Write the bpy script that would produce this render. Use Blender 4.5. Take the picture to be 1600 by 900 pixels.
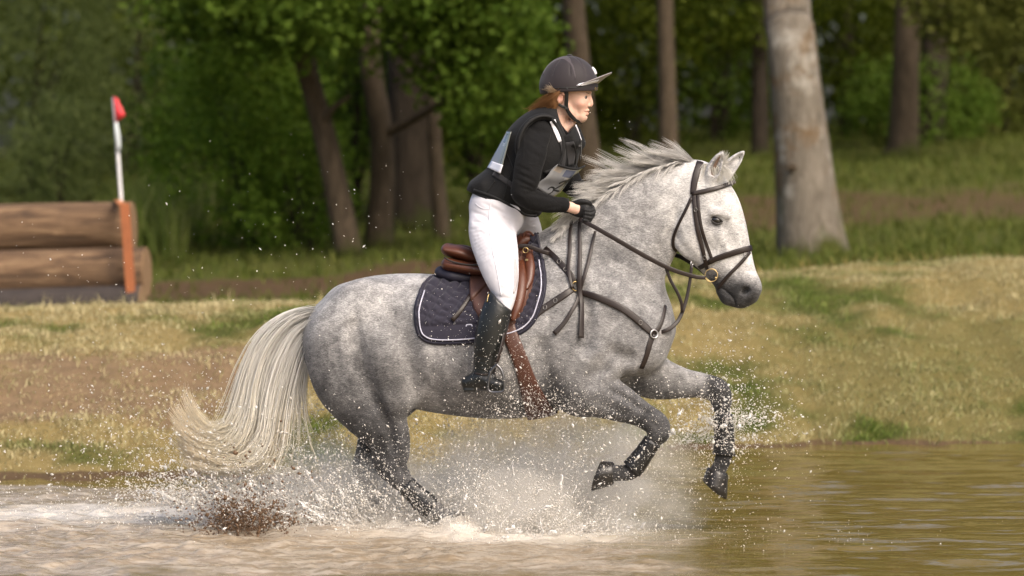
import bpy, math, random
import numpy as np
from mathutils import Vector, Matrix, Euler
from mathutils.bvhtree import BVHTree
random.seed(7); RNG = np.random.default_rng(7)
for o in list(bpy.data.objects): bpy.data.objects.remove(o)
SC = bpy.context.scene
COL = SC.collection
# ---------------------------------------------------------------- camera
FPX, CAMY, CAMZ = 5440.0, -16.0, 1.47          # focal length in photo pixels (1600 wide), camera place
TILT = math.atan(120 / FPX)
cam_d = bpy.data.cameras.new('camera'); cam = bpy.data.objects.new('camera', cam_d); COL.objects.link(cam)
cam.location = (0, CAMY, CAMZ); cam.rotation_euler = (math.pi / 2 - TILT, 0, 0)
cam_d.sensor_width = 36; cam_d.lens = 36 * FPX / 1600; cam_d.clip_start = .5; cam_d.clip_end = 2000
cam_d.dof.use_dof = True; cam_d.dof.focus_distance = 15.8; cam_d.dof.aperture_fstop = 2.4
SC.camera = cam
# ---------------------------------------------------------------- sky, sun, exposure
SUN_EL, SUN_AZ = 45.0, 146.0                    # azimuth measured from +Y clockwise (towards +X)
w = bpy.data.worlds.new('World'); SC.world = w; w.use_nodes = True
nt = w.node_tree; bg = nt.nodes['Background']
sky = nt.nodes.new('ShaderNodeTexSky'); sky.sky_type = 'NISHITA'; sky.sun_disc = False
sky.sun_elevation = math.radians(SUN_EL); sky.sun_rotation = math.radians(SUN_AZ)
sky.air_density = 1.0; sky.dust_density = 7.0; sky.ozone_density = .6
nt.links.new(sky.outputs[0], bg.inputs[0]); bg.inputs[1].default_value = 0.15
sd = bpy.data.lights.new('sun', 'SUN'); sd.energy = 1.15; sd.angle = math.radians(32); sd.color = (1, .94, .86)
sun = bpy.data.objects.new('sun', sd); COL.objects.link(sun)
_e, _a = math.radians(SUN_EL), math.radians(SUN_AZ)
sdir = Vector((math.sin(_a) * math.cos(_e), math.cos(_a) * math.cos(_e), math.sin(_e)))
sun.rotation_euler = sdir.to_track_quat('Z', 'Y').to_euler(); sun.location = sdir * 30
SC.view_settings.view_transform = 'Standard'; SC.view_settings.look = 'None'
SC.view_settings.exposure = 0.66; SC.view_settings.gamma = 1
SC.render.engine = 'CYCLES'
SC.cycles.max_bounces = 6; SC.cycles.volume_bounces = 3; SC.cycles.transparent_max_bounces = 8
# ---------------------------------------------------------------- measuring: photo pixel + side distance -> horse frame
YAW = math.radians(8)
CA, SA = math.cos(YAW), math.sin(YAW)
_ct, _st = math.cos(TILT), math.sin(TILT)
def ray(px, py):
    u = (np.asarray(px, float) - 800) / FPX; v = (450 - np.asarray(py, float)) / FPX
    return np.stack([u + 0 * v, _ct + v * _st, v * _ct - _st + 0 * u], -1)
def to_local(p):
    p = np.asarray(p, float); q = p.copy()
    q[..., 0] = CA * p[..., 0] - SA * p[..., 1]; q[..., 1] = SA * p[..., 0] + CA * p[..., 1]
    return q
CAM_L = to_local(np.array([0, CAMY, CAMZ]))
def P(px, py, lat=0.0):
    d = to_local(ray(px, py)); t = (lat - CAM_L[1]) / d[..., 1]
    return CAM_L + d * np.asarray(t)[..., None]
def proj(L):                                     # horse frame -> photo pixel
    L = np.asarray(L, float)
    x = CA * L[..., 0] + SA * L[..., 1]; y = -SA * L[..., 0] + CA * L[..., 1] - CAMY; z = L[..., 2] - CAMZ
    dep = y * _ct - z * _st; up = y * _st + z * _ct
    return 800 + FPX * x / dep, 450 - FPX * up / dep
MPX = 15.9 / FPX                                 # metres per photo pixel at the horse
def crom(pts, n):                                # Catmull-Rom resample (any dimension)
    p = np.asarray(pts, float)
    if len(p) == 2: return p[0] + (p[1] - p[0]) * np.linspace(0, 1, n)[:, None]
    e = np.vstack([2 * p[0] - p[1], p, 2 * p[-1] - p[-2]]); out = []
    for t in np.linspace(0, len(p) - 1 - 1e-9, n):
        i = int(t); f = t - i; a, b, c, d = e[i:i + 4]
        out.append(.5 * (2 * b + (c - a) * f + (2 * a - 5 * b + 4 * c - d) * f * f + (3 * b - a - 3 * c + d) * f ** 3))
    return np.array(out)
def vnoise(p, scale=1.0, seed=0):                # smooth value noise, 3-D, numpy
    p = np.asarray(p, float) * scale; i = np.floor(p).astype(np.int64); f = p - i; f = f * f * (3 - 2 * f); r = 0
    for dx in (0, 1):
        for dy in (0, 1):
            for dz in (0, 1):
                h = (i[..., 0] + dx) * 374761393 + (i[..., 1] + dy) * 668265263 + (i[..., 2] + dz) * 2147483647 + seed * 974711
                h = (h ^ (h >> 13)) * 1274126177; h = (h ^ (h >> 16)) & 0xffff
                wgt = (f[..., 0] if dx else 1 - f[..., 0]) * (f[..., 1] if dy else 1 - f[..., 1]) * (f[..., 2] if dz else 1 - f[..., 2])
                r = r + wgt * h / 65535.
    return r
def fbm(p, scale=1., seed=0, o=3):
    return sum(vnoise(p, scale * 2 ** k, seed + k) / 2 ** k for k in range(o)) / (2 - 2 ** (1 - o))
# ---------------------------------------------------------------- implicit surfaces (bodies, clothes, leather)
class Field:
    def __init__(s, ax, ay, az):
        s.a = [np.asarray(v, np.float32) for v in (ax, ay, az)]
        s.F = np.full([len(v) for v in s.a], .5, np.float32)
    def _sl(s, lo, hi):
        r = []
        for v, l, h in zip(s.a, lo, hi):
            i, j = np.searchsorted(v, l), np.searchsorted(v, h); r.append(slice(max(i - 1, 0), min(j + 1, len(v))))
        return tuple(r)
    def _mix(s, sl, d, k, sub):
        A = s.F[sl]
        if sub:
            d = -d
            h = np.maximum(k - np.abs(A - d), 0) / k; s.F[sl] = np.maximum(A, d) + h * h * k * .25
        else:
            h = np.maximum(k - np.abs(A - d), 0) / k; s.F[sl] = np.minimum(A, d) - h * h * k * .25
    def tube(s, pts, k=.03, sub=False, n=None, mirror=False, grow=0., local=False):
        # pts rows: px, py, in-plane radius px, side distance m, sideways radius m
        a = np.asarray(pts, float)
        if local: b = a.copy()                   # rows: x, z, rn, cy, ry in metres
        else:
            q = P(a[:, 0], a[:, 1], a[:, 3]); b = np.stack([q[:, 0], q[:, 2], a[:, 2] * MPX, a[:, 3], a[:, 4]], 1)
        b = crom(b, n or max(8 * (len(b) - 1), 9)); b[:, 2] += grow; b[:, 4] += grow
        b[:, 2] = np.maximum(b[:, 2], .001); b[:, 4] = np.maximum(b[:, 4], .001)
        for m in ((1, -1) if mirror else (1,)):
            c = b.copy(); c[:, 3] *= m
            pad = k + .03; rn = c[:, 2].max() + pad; ry = (c[:, 4]).max() + pad
            sl = s._sl((c[:, 0].min() - rn, c[:, 3].min() - ry, c[:, 1].min() - rn), (c[:, 0].max() + rn, c[:, 3].max() + ry, c[:, 1].max() + rn))
            X, Y, Z = [v[q] for v, q in zip(s.a, sl)]
            if min(len(X), len(Y), len(Z)) == 0: continue
            gx, gz = np.meshgrid(X, Z, indexing='ij')
            best = np.full(gx.shape, 1e9); D = np.zeros_like(best); W = np.zeros(gx.shape + (3,))
            for p, q in zip(c[:-1], c[1:]):
                dx, dz = q[0] - p[0], q[1] - p[1]; L = dx * dx + dz * dz + 1e-12
                t = np.clip(((gx - p[0]) * dx + (gz - p[1]) * dz) / L, 0, 1)
                dist = np.hypot(gx - p[0] - t * dx, gz - p[1] - t * dz); r = p[2] + t * (q[2] - p[2])
                v = (dist - r); m_ = v < best
                best[m_] = v[m_]; D[m_] = dist[m_]
                W[m_] = (p[2:] + t[..., None] * (q[2:] - p[2:]))[m_]
            rn = W[..., 0][:, None, :]; cy = W[..., 1][:, None, :]; ry = W[..., 2][:, None, :]
            dy = Y[None, :, None] - cy; dn = D[:, None, :]
            k0 = np.sqrt((dn / rn) ** 2 + (dy / ry) ** 2); k1 = np.sqrt((dn / rn ** 2) ** 2 + (dy / ry ** 2) ** 2) + 1e-6
            s._mix(sl, (k0 * (k0 - 1) / k1).astype(np.float32), k, sub)
    def blob(s, px, py, lat, rx, ry, rz, k=.03, sub=False, rot=0., mirror=False, C=None):
        # ellipsoid, radii in metres; rot turns it in the profile plane
        C0 = P(px, py, lat) if C is None else np.asarray(C, float)
        for m in ((1, -1) if mirror else (1,)):
            c = C0 * np.array([1, m, 1]); R = max(rx, rz) + k + .02; Ry = ry + k + .02
            sl = s._sl((c[0] - R, c[1] - Ry, c[2] - R), (c[0] + R, c[1] + Ry, c[2] + R))
            X, Y, Z = [v[q] for v, q in zip(s.a, sl)]
            if min(len(X), len(Y), len(Z)) == 0: continue
            x = (X - c[0])[:, None, None]; y = (Y - c[1])[None, :, None]; z = (Z - c[2])[None, None, :]
            cr, sr = math.cos(rot), math.sin(rot); x, z = x * cr + z * sr, -x * sr + z * cr
            k0 = np.sqrt((x / rx) ** 2 + (y / ry) ** 2 + (z / rz) ** 2); k1 = np.sqrt((x / rx ** 2) ** 2 + (y / ry ** 2) ** 2 + (z / rz ** 2) ** 2) + 1e-6
            s._mix(sl, (k0 * (k0 - 1) / k1).astype(np.float32), k, sub)
    def cut(s, fn):                              # keep only where fn(X,Y,Z) < 0
        X, Y, Z = np.meshgrid(*s.a, indexing='ij', sparse=True); s.F = np.maximum(s.F, fn(X, Y, Z).astype(np.float32))
    def mesh(s, smooth=2):
        F = s.F; ins = F < 0; n = np.array(F.shape) - 1
        cnt = np.zeros(n, np.int8)
        for i in (0, 1):
            for j in (0, 1):
                for k in (0, 1): cnt += ins[i:i + n[0], j:j + n[1], k:k + n[2]]
        act = (cnt > 0) & (cnt < 8); idx = np.argwhere(act); vid = np.full(n, -1, np.int64); vid[act] = np.arange(len(idx))
        pos = np.zeros((len(idx), 3)); num = np.zeros(len(idx))
        cv = {}
        for i in (0, 1):
            for j in (0, 1):
                for k in (0, 1): cv[i, j, k] = F[idx[:, 0] + i, idx[:, 1] + j, idx[:, 2] + k].astype(float)
        for ax in range(3):
            o = [q for q in range(3) if q != ax]
            for u in (0, 1):
                for v in (0, 1):
                    c0 = [0, 0, 0]; c0[o[0]] = u; c0[o[1]] = v; c1 = list(c0); c1[ax] = 1
                    f0, f1 = cv[tuple(c0)], cv[tuple(c1)]; m = (f0 < 0) != (f1 < 0)
                    t = f0[m] / (f0[m] - f1[m]); e = np.tile(np.array(c0, float), (m.sum(), 1)); e[:, ax] = t
                    pos[m] += e; num[m] += 1
        pos /= num[:, None]; V = np.zeros_like(pos)
        for ax in range(3):
            A = s.a[ax].astype(float); i = idx[:, ax]; V[:, ax] = A[i] + pos[:, ax] * (A[i + 1] - A[i])
        Q = []
        for ax in range(3):
            o = [(ax + 1) % 3, (ax + 2) % 3]
            a = [slice(None)] * 3; a[ax] = slice(0, -1); b = [slice(None)] * 3; b[ax] = slice(1, None)
            A, B = ins[tuple(a)], ins[tuple(b)]; e = np.argwhere(A != B)
            e = e[(e[:, o[0]] > 0) & (e[:, o[1]] > 0) & (e[:, o[0]] < n[o[0]]) & (e[:, o[1]] < n[o[1]])]
            fl = A[e[:, 0], e[:, 1], e[:, 2]]; cs = []
            for du, dv in ((-1, -1), (0, -1), (0, 0), (-1, 0)):
                c = e.copy(); c[:, o[0]] += du; c[:, o[1]] += dv; cs.append(vid[c[:, 0], c[:, 1], c[:, 2]])
            q = np.stack(cs, 1); q[~fl] = q[~fl][:, ::-1]; Q.append(q)
        Q = np.concatenate(Q)
        for _ in range(smooth): V = relax(V, Q, .5)
        return V, Q
def relax(V, Q, lam):
    i = Q.ravel(); j = np.roll(Q, -1, 1).ravel(); n = len(V)
    c = np.bincount(i, minlength=n) + np.bincount(j, minlength=n)
    out = np.empty_like(V)
    for a in range(3):
        s_ = np.bincount(i, V[j, a], n) + np.bincount(j, V[i, a], n); out[:, a] = V[:, a] + lam * (s_ / np.maximum(c, 1) - V[:, a])
    return out
def crease(V, segs, side=-1):                    # press folds (or raise ridges) into one side of a body along lines of the profile
    V = V.copy(); px, py = proj(V); dy = np.zeros(len(V)); m = V[:, 1] * side > .01
    for x0, y0, x1, y1, dep, wd in segs:
        t = np.clip(((px - x0) * (x1 - x0) + (py - y0) * (y1 - y0)) / ((x1 - x0) ** 2 + (y1 - y0) ** 2 + 1e-9), 0, 1)
        d = np.hypot(px - x0 - t * (x1 - x0), py - y0 - t * (y1 - y0)); dy += dep * .001 * np.exp(-(d / wd) ** 2) * np.sin(math.pi * (.12 + .76 * t))
    V[m, 1] -= side * dy[m]; return V
# ---------------------------------------------------------------- objects
def mesh_np(name, V, Q, smooth=True):
    V = np.ascontiguousarray(V, np.float32); Q = np.ascontiguousarray(Q, np.int32); k = Q.shape[1]
    me = bpy.data.meshes.new(name); me.vertices.add(len(V)); me.vertices.foreach_set('co', V.ravel())
    me.loops.add(Q.size); me.loops.foreach_set('vertex_index', Q.ravel())
    me.polygons.add(len(Q)); me.polygons.foreach_set('loop_start', np.arange(0, Q.size, k, dtype=np.int32))
    try: me.polygons.foreach_set('loop_total', np.full(len(Q), k, np.int32))
    except Exception: pass
    me.update(calc_edges=True); me.validate()
    me.polygons.foreach_set('use_smooth', np.full(len(me.polygons), smooth))
    return me
def link(name, me, mat=None, parent=None):
    o = bpy.data.objects.new(name, me); COL.objects.link(o)
    if mat is not None and me is not None and len(me.materials) == 0: me.materials.append(mat)
    if parent is not None: o.parent = parent
    return o
def obj_np(name, V, Q, mat, parent=None, smooth=True): return link(name, mesh_np(name, V, Q, smooth), mat, parent)
def tag(o, label, cat, group=None, kind=None):
    o['label'] = label; o['category'] = cat
    if group: o['group'] = group
    if kind: o['kind'] = kind
    return o
def empty(name, loc=(0, 0, 0), rz=0.):
    o = bpy.data.objects.new(name, None); o.empty_display_size = .1; COL.objects.link(o); o.location = loc; o.rotation_euler = (0, 0, rz); return o
def vcol(o, name, arr):                          # float attribute per point
    at = o.data.attributes.new(name, 'FLOAT', 'POINT'); at.data.foreach_set('value', np.ascontiguousarray(arr, np.float32)); return o
def joinm(parts):                                # parts: list of (V, Q) with equal face size
    Vs, Qs, n = [], [], 0
    for V, Q in parts: Vs.append(V); Qs.append(np.asarray(Q) + n); n += len(V)
    return np.vstack(Vs), np.vstack(Qs)
def frames(p, up=None):
    t = np.gradient(p, axis=0); t /= np.linalg.norm(t, axis=1)[:, None] + 1e-9
    if up is None:
        a = np.array([0, 0, 1.]) if abs(t[0][2]) < .9 else np.array([0, 1., 0]); u = np.zeros_like(p); u[0] = a - t[0] * (a @ t[0])
        for i in range(1, len(p)): u[i] = u[i - 1] - t[i] * (u[i - 1] @ t[i])
    else: u = np.asarray(up, float) - t * np.sum(up * t, 1)[:, None]
    u /= np.linalg.norm(u, axis=1)[:, None] + 1e-9
    return t, u, np.cross(t, u)
def sweep(p, ru, rv, up=None, sides=8, prof=None, cap=True):
    # closed tube along p; ru along the frame's up, rv sideways; prof: own profile (m,2) in units of (ru, rv)
    p = np.asarray(p, float); n = len(p); t, u, v = frames(p, up)
    if prof is None:
        a = np.arange(sides) / sides * 2 * math.pi; prof = np.stack([np.cos(a), np.sin(a)], 1)
    m = len(prof); ru = np.broadcast_to(ru, n); rv = np.broadcast_to(rv, n)
    V = p[:, None] + prof[None, :, 0, None] * (ru[:, None, None] * u[:, None]) + prof[None, :, 1, None] * (rv[:, None, None] * v[:, None])
    V = V.reshape(-1, 3); i = np.arange(n - 1)[:, None] * m; j = np.arange(m)[None]; k = (j + 1) % m
    Q = np.stack([i + j, i + k, i + m + k, i + m + j], -1).reshape(-1, 4)
    if cap:
        V = np.vstack([V, p[0], p[-1]]); a, b = len(V) - 2, len(V) - 1
        jj = np.arange(0, m - 1, 2) if m % 2 == 0 else None
        if jj is not None:
            Q = np.vstack([Q, np.stack([0 * jj + a, (jj + 2) % m, jj + 1, jj], 1), np.stack([0 * jj + b, (n - 1) * m + jj, (n - 1) * m + jj + 1, (n - 1) * m + (jj + 2) % m], 1)])
    return V, Q
# ---------------------------------------------------------------- materials
MATS = {}
class NT:
    def __init__(s, name):
        s.m = bpy.data.materials.new(name); s.m.use_nodes = True; s.t = s.m.node_tree; s.b = s.t.nodes['Principled BSDF']; s.out = s.t.nodes['Material Output']; MATS[name] = s.m
    def n(s, typ, ins=None, **kw):
        q = s.t.nodes.new('ShaderNode' + typ)
        for k, v in kw.items(): setattr(q, k, v)
        for k, v in (ins or {}).items(): s.set(q.inputs[k], v)
        return q
    def set(s, sock, v):
        if isinstance(v, bpy.types.NodeSocket): s.t.links.new(v, sock)
        elif isinstance(v, bpy.types.Node): s.t.links.new(v.outputs[0], sock)
        else:
            if isinstance(v, (tuple, list)) and len(v) == 3 and sock.type == 'RGBA': v = (*v, 1)
            sock.default_value = v
    def coord(s, which='Object'): return s.n('TexCoord').outputs[which]
    def noise(s, scale, detail=4, rough=.55, vec=None, dist=0.):
        q = s.n('TexNoise', {'Scale': scale, 'Detail': detail, 'Roughness': rough, 'Distortion': dist}); s.set(q.inputs['Vector'], vec if vec is not None else s.coord()); return q.outputs['Fac']
    def mapv(s, scale, vec=None, rot=(0, 0, 0)):
        q = s.n('Mapping', {'Scale': scale, 'Rotation': rot}); s.set(q.inputs['Vector'], vec if vec is not None else s.coord()); return q.outputs[0]
    def ramp(s, fac, stops):
        q = s.n('ValToRGB'); s.set(q.inputs[0], fac); e = q.color_ramp.elements
        while len(e) < len(stops): e.new(.5)
        for el, (p, c) in zip(e, stops): el.position = p; el.color = (*c, 1) if len(c) == 3 else c
        return q.outputs[0]
    def mix(s, f, a, b, mode='MIX'):
        q = s.n('Mix', data_type='RGBA', blend_type=mode); s.set(q.inputs[0], f); s.set(q.inputs[6], a); s.set(q.inputs[7], b); return q.outputs[2]
    def math(s, op, a, b=0., c=0.):
        q = s.n('Math', operation=op); s.set(q.inputs[0], a); s.set(q.inputs[1], b); s.set(q.inputs[2], c); return q.outputs[0]
    def attr(s, name): return s.n('Attribute', attribute_name=name).outputs['Fac']
    def bump(s, h, strength=.3, dist=.005):
        q = s.n('Bump', {'Strength': strength, 'Distance': dist}); s.set(q.inputs['Height'], h); s.set(s.b.inputs['Normal'], q.outputs[0]); return q
    def fin(s, color=None, rough=None, **kw):
        if color is not None: s.set(s.b.inputs['Base Color'], color)
        if rough is not None: s.set(s.b.inputs['Roughness'], rough)
        for k, v in kw.items(): s.set(s.b.inputs[k], v)
        return s.m
def simple(name, col, rough=.6, var=.25, nscale=40., bump=0., bscale=300., spec=.5, metal=0., bdist=.002, sheen=0.):
    g = NT(name); f = g.noise(nscale, 5)
    c = g.mix(f, tuple(v * (1 - var) for v in col), tuple(min(v * (1 + var), 1) for v in col))
    if bump: g.bump(g.noise(bscale, 4), bump, bdist)
    return g.fin(c, rough, **{'Specular IOR Level': spec, 'Metallic': metal, 'Sheen Weight': sheen})
# ================================================================ HORSE
def axis(*seg):                                  # (start, stop, step) pieces
    r = []
    for a, b, s in seg: r.append(np.arange(a, b, s))
    return np.concatenate(r)
def horse_field():
    f = Field(axis((-1.08, .72, .0085), (.72, 1.20, .0045)), axis((-.40, -.14, .0085), (-.14, .14, .005), (.14, .4, .0085)), axis((-.10, .98, .0085), (.98, 1.78, .0055)))
    T = f.tube
    # trunk
    T([(528, 545, 52, 0, .17), (565, 535, 92, 0, .235), (630, 533, 102, 0, .27), (700, 540, 108, 0, .28), (765, 546, 109, 0, .29), (820, 538, 114, 0, .28), (870, 520, 116, 0, .25), (920, 505, 108, 0, .21), (965, 500, 86, 0, .185), (998, 508, 56, 0, .15)], .04)
    T([(770, 455, 22, 0, .06), (830, 425, 40, 0, .075), (870, 402, 46, 0, .08), (910, 400, 60, 0, .09)], .09)      # withers
    T([(540, 470, 24, 0, .10), (600, 468, 36, 0, .15), (660, 470, 38, 0, .15), (720, 474, 36, 0, .14)], .05)         # croup
    T([(498, 492, 10, 0, .030), (520, 482, 16, 0, .05), (550, 472, 22, 0, .07)], .03)                                # dock
    # neck
    T([(910, 458, 106, 0, .165), (956, 402, 88, 0, .125), (998, 351, 73, 0, .10), (1036, 315, 58, 0, .082), (1072, 298, 44, 0, .07)], .05)
    T([(1006, 428, 24, -.045, .04), (1010, 472, 24, -.05, .045), (1014, 515, 26, -.06, .05)], .05, mirror=True)
    T([(1000, 545, 40, -.075, .085), (1012, 515, 36, -.08, .08)], .05, mirror=True)                                  # breast
    # head
    T([(1088, 292, 42, 0, .072), (1100, 328, 56, 0, .088), (1112, 362, 55, 0, .082), (1128, 393, 45, 0, .066), (1142, 420, 37, 0, .054), (1152, 442, 33, 0, .05), (1157, 454, 28, 0, .05)], .03)
    T([(1168, 434, 13, 0, .040), (1178, 447, 12, 0, .042), (1174, 462, 12, 0, .040)], .012)
    T([(1086, 335, 30, -.046, .046), (1085, 366, 36, -.048, .046), (1102, 392, 25, -.036, .036)], .014, mirror=True)  # cheek
    T([(1129, 455, 10, 0, .034), (1137, 466, 11, 0, .036), (1150, 468, 10, 0, .036)], .010)                           # lips, chin
    T([(1172, 438, 12, -.022, .02), (1176, 452, 12, -.024, .02)], .02, mirror=True)                                  # nostril rim
    T([(1112, 333, 4, -.087, .009), (1124, 331, 6, -.083, .010), (1137, 338, 4, -.074, .008)], .016, mirror=True)    # brow
    T([(1122, 366, 5, -.072, .01), (1136, 392, 4, -.058, .008)], .016, mirror=True)                                  # facial crest
    f.blob(1119, 344, -.094, .026, .015, .018, .012, True, rot=-.3, mirror=True)                                     # eye socket
    f.blob(1164, 455, -.050, .023, .028, .017, .007, True, rot=.6, mirror=True)                                       # nostril
    T([(1122, 447, 1.4, -.05, .022), (1136, 456, 1.5, -.05, .022), (1146, 466, 1.5, -.05, .022), (1150, 478, 1.4, -.045, .03)], .006, True, mirror=True)  # mouth
    for m, pp in ((-1, [(1110, 288, 9), (1114, 268, 12), (1122, 250, 8.5), (1129, 238, 2.5)]), (1, [(1128, 282, 9), (1138, 264, 12), (1152, 248, 8.5), (1162, 237, 2.5)])):
        la = [.052, .062, .066, .066]
        T([(a, b, r, m * l, .024 if i < 2 else (.016 if i == 2 else .005)) for i, ((a, b, r), l) in enumerate(zip(pp, la))], .012)
        T([(a + 2.5, b - 1, r * .66, m * l - .014, .024 if i < 2 else .014) for i, ((a, b, r), l) in enumerate(zip(pp[1:], la[1:]))][:2] + [(pp[3][0] + 1, pp[3][1] + 4, 1, m * .066 - .016, .006)], .006, True)
    # shoulders and forelegs
    T([(885, 415, 26, -.10, .05), (920, 460, 40, -.15, .055), (960, 505, 44, -.155, .06), (985, 545, 38, -.14, .07)], .06, mirror=True)
    T([(880, 470, 40, -.17, .05), (885, 540, 56, -.19, .07), (905, 590, 48, -.17, .075)], .06, mirror=True)
    T([(935, 560, 44, -.16, .08), (905, 598, 50, -.165, .08), (932, 614, 38, -.165, .07), (968, 630, 29, -.16, .055), (1000, 646, 21, -.155, .042), (1026, 663, 19.5, -.15, .04), (1030, 676, 17, -.15, .036)], .035)
    T([(1028, 678, 14, -.15, .03), (1014, 700, 10.5, -.15, .024), (1000, 720, 10.5, -.15, .023), (987, 736, 13, -.15, .028), (972, 739, 12.5, -.15, .028), (955, 739, 13.5, -.15, .031)], .018)
    T([(985, 565, 44, .14, .08), (1020, 588, 36, .15, .065), (1062, 598, 25, .15, .05), (1095, 602, 20, .15, .042), (1120, 610, 20, .15, .042), (1127, 624, 17, .15, .037)], .035)
    T([(1127, 628, 14, .15, .03), (1130, 660, 11, .15, .025), (1131, 690, 11, .15, .024), (1131, 712, 14, .15, .029), (1126, 727, 12.5, .15, .028), (1118, 742, 14, .15, .032)], .018)
    # quarters and hind legs
    T([(570, 490, 55, -.13, .10), (545, 540, 66, -.15, .10), (545, 590, 58, -.15, .10), (574, 635, 48, -.14, .08), (602, 672, 37, -.135, .06), (612, 704, 29, -.13, .048), (611, 726, 23, -.13, .04), (622, 744, 19, -.13, .034)], .05)
    T([(622, 560, 52, -.17, .09), (615, 610, 40, -.16, .08)], .06)                                                    # stifle
    T([(596, 706, 9, -.13, .02), (590, 722, 9, -.13, .022), (600, 738, 9, -.13, .022)], .02)                          # point of hock
    T([(622, 744, 17, -.13, .031), (640, 764, 14, -.13, .026), (657, 780, 14, -.13, .025), (670, 791, 16, -.13, .03), (690, 802, 12, -.13, .026), (708, 813, 13, -.13, .03)], .02)
    T([(575, 500, 55, .13, .10), (560, 570, 66, .15, .10), (590, 625, 45, .14, .08), (590, 672, 32, .135, .058), (578, 712, 24, .13, .044), (570, 732, 21, .13, .04), (575, 752, 17, .13, .032)], .05)
    T([(622, 570, 50, .17, .09), (622, 610, 42, .16, .08)], .06)
    T([(575, 752, 16, .13, .03), (584, 785, 13, .13, .025), (594, 815, 13, .13, .025), (602, 834, 15, .13, .03)], .02)
    # muscle relief on the near side
    T([(622, 490, 7, -.292, .024), (636, 535, 10, -.288, .03), (650, 590, 9, -.28, .032), (652, 625, 8, -.262, .03)], .06, True)
    T([(552, 510, 6, -.258, .02), (560, 570, 8, -.262, .024), (588, 632, 7, -.232, .022)], .05, True)
    T([(925, 596, 6, -.262, .02), (952, 560, 9, -.25, .026), (985, 560, 8, -.222, .024)], .05, True)
    T([(905, 450, 6, -.222, .02), (918, 490, 8, -.236, .024), (915, 540, 8, -.262, .022)], .05, True)
    T([(1040, 585, 5, -.03, .05), (1000, 600, 8, -.05, .06), (960, 600, 6, -.08, .03)], .03, True)
    T([(960, 612, 4, -.222, .012), (990, 630, 4, -.205, .012), (1010, 645, 3, -.195, .01)], .02, True)
    T([(600, 640, 4, -.205, .014), (612, 680, 5, -.178, .014), (614, 704, 3, -.172, .01)], .03, True)
    T([(842, 545, 9, -.30, .026), (850, 595, 12, -.298, .032), (868, 636, 10, -.272, .03)], .06, True)
    T([(1046, 372, 7, -.105, .02), (1036, 400, 8, -.10, .024), (1022, 440, 7, -.105, .022)], .05, True, mirror=True)
    T([(1098, 372, 4, -.102, .014), (1112, 392, 4, -.088, .014)], .03, True, mirror=True)
    T([(1138, 358, 5, -.088, .012), (1150, 392, 5, -.07, .012), (1158, 418, 5, -.062, .01)], .03, True, mirror=True)
    return f
HV, HQ = horse_field().mesh(2)
HV = crease(HV, [(606, 470, 634, 560, 12, 13), (634, 560, 650, 628, 16, 10), (520, 520, 536, 610, 9, 12), (560, 500, 572, 600, 9, 13), (572, 600, 600, 650, 9, 9), (655, 590, 690, 628, 8, 12), (700, 560, 716, 620, 3.5, 7), (728, 562, 742, 625, 3.5, 7), (672, 556, 686, 612, 3.5, 7),
    (880, 420, 905, 470, 8, 12), (905, 470, 930, 530, 9, 12), (930, 530, 985, 566, 13, 11), (920, 585, 960, 575, 12, 9), (846, 540, 872, 640, 16, 13), (1046, 392, 1024, 450, 8, 10), (1024, 450, 1004, 505, 7, 11), (960, 400, 1015, 330, 6, 18), (985, 505, 1010, 560, 9, 10), (940, 470, 975, 520, 6, 12),
    (945, 605, 1005, 640, 6, 6), (930, 628, 985, 650, 5, 5), (1018, 655, 1030, 676, 4, 4), (600, 655, 612, 705, 7, 6), (585, 668, 600, 712, 6, 6), (616, 716, 640, 752, 4, 4), (1056, 330, 1058, 372, 6, 6), (1058, 372, 1080, 402, 6, 6), (1128, 372, 1142, 408, 4, 6), (1140, 400, 1156, 432, 4, 5),
    (1126, 360, 1120, 404, -2.5, 2.2), (1134, 366, 1136, 400, -2.0, 2.0), (870, 560, 900, 600, -5, 14), (590, 540, 600, 610, -7, 16), (950, 540, 915, 560, -6, 14), (1106, 352, 1132, 352, 3.5, 3.5), (1104, 334, 1132, 330, 3, 3)])
# coat colour and painted shade by place on the body (horse frame laid out with the photo's own measures)
hx, hy = proj(np.stack([HV[:, 0], 0 * HV[:, 0], HV[:, 2]], 1))
def near_(pts, r): 
    d = np.full(len(hx), 9.)
    for a, b, s in pts: d = np.minimum(d, np.hypot(hx - a, hy - b) / s)
    return np.clip(1.5 - d / r * 1.0, 0, 1)
def sst(a, b, x): t = np.clip((x - a) / (b - a), 0, 1); return t * t * (3 - 2 * t)
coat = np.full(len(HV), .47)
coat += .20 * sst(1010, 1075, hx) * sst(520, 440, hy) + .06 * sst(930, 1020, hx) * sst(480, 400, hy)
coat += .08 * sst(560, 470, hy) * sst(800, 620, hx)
coat -= .19 * sst(510, 610, hy) * sst(700, 580, hx); coat -= .10 * np.exp(-((hx - 490) / 26) ** 2 - ((hy - 560) / 60) ** 2)  # lower quarters darker; rear shadow painted into the coat
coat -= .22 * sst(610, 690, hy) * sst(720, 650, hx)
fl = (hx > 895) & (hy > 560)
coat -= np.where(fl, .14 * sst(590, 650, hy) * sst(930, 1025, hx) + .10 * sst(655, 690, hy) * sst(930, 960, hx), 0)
coat -= .14 * sst(560, 650, hy) * sst(660, 720, hx); coat -= .05 * sst(430, 520, hy) * sst(860, 900, hx) * sst(1045, 1000, hx)  # belly shade painted into the coat; shoulder a little darker
muz = sst(412, 456, hy - (hx - 1150) * .35) * sst(1095, 1120, hx); coat -= .60 * muz; coat -= .25 * np.exp(-((hx - 1136) / 16) ** 2 - ((hy - 458 - (hx - 1136) * .7) / 4) ** 2) * sst(1115, 1125, hx)
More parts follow.
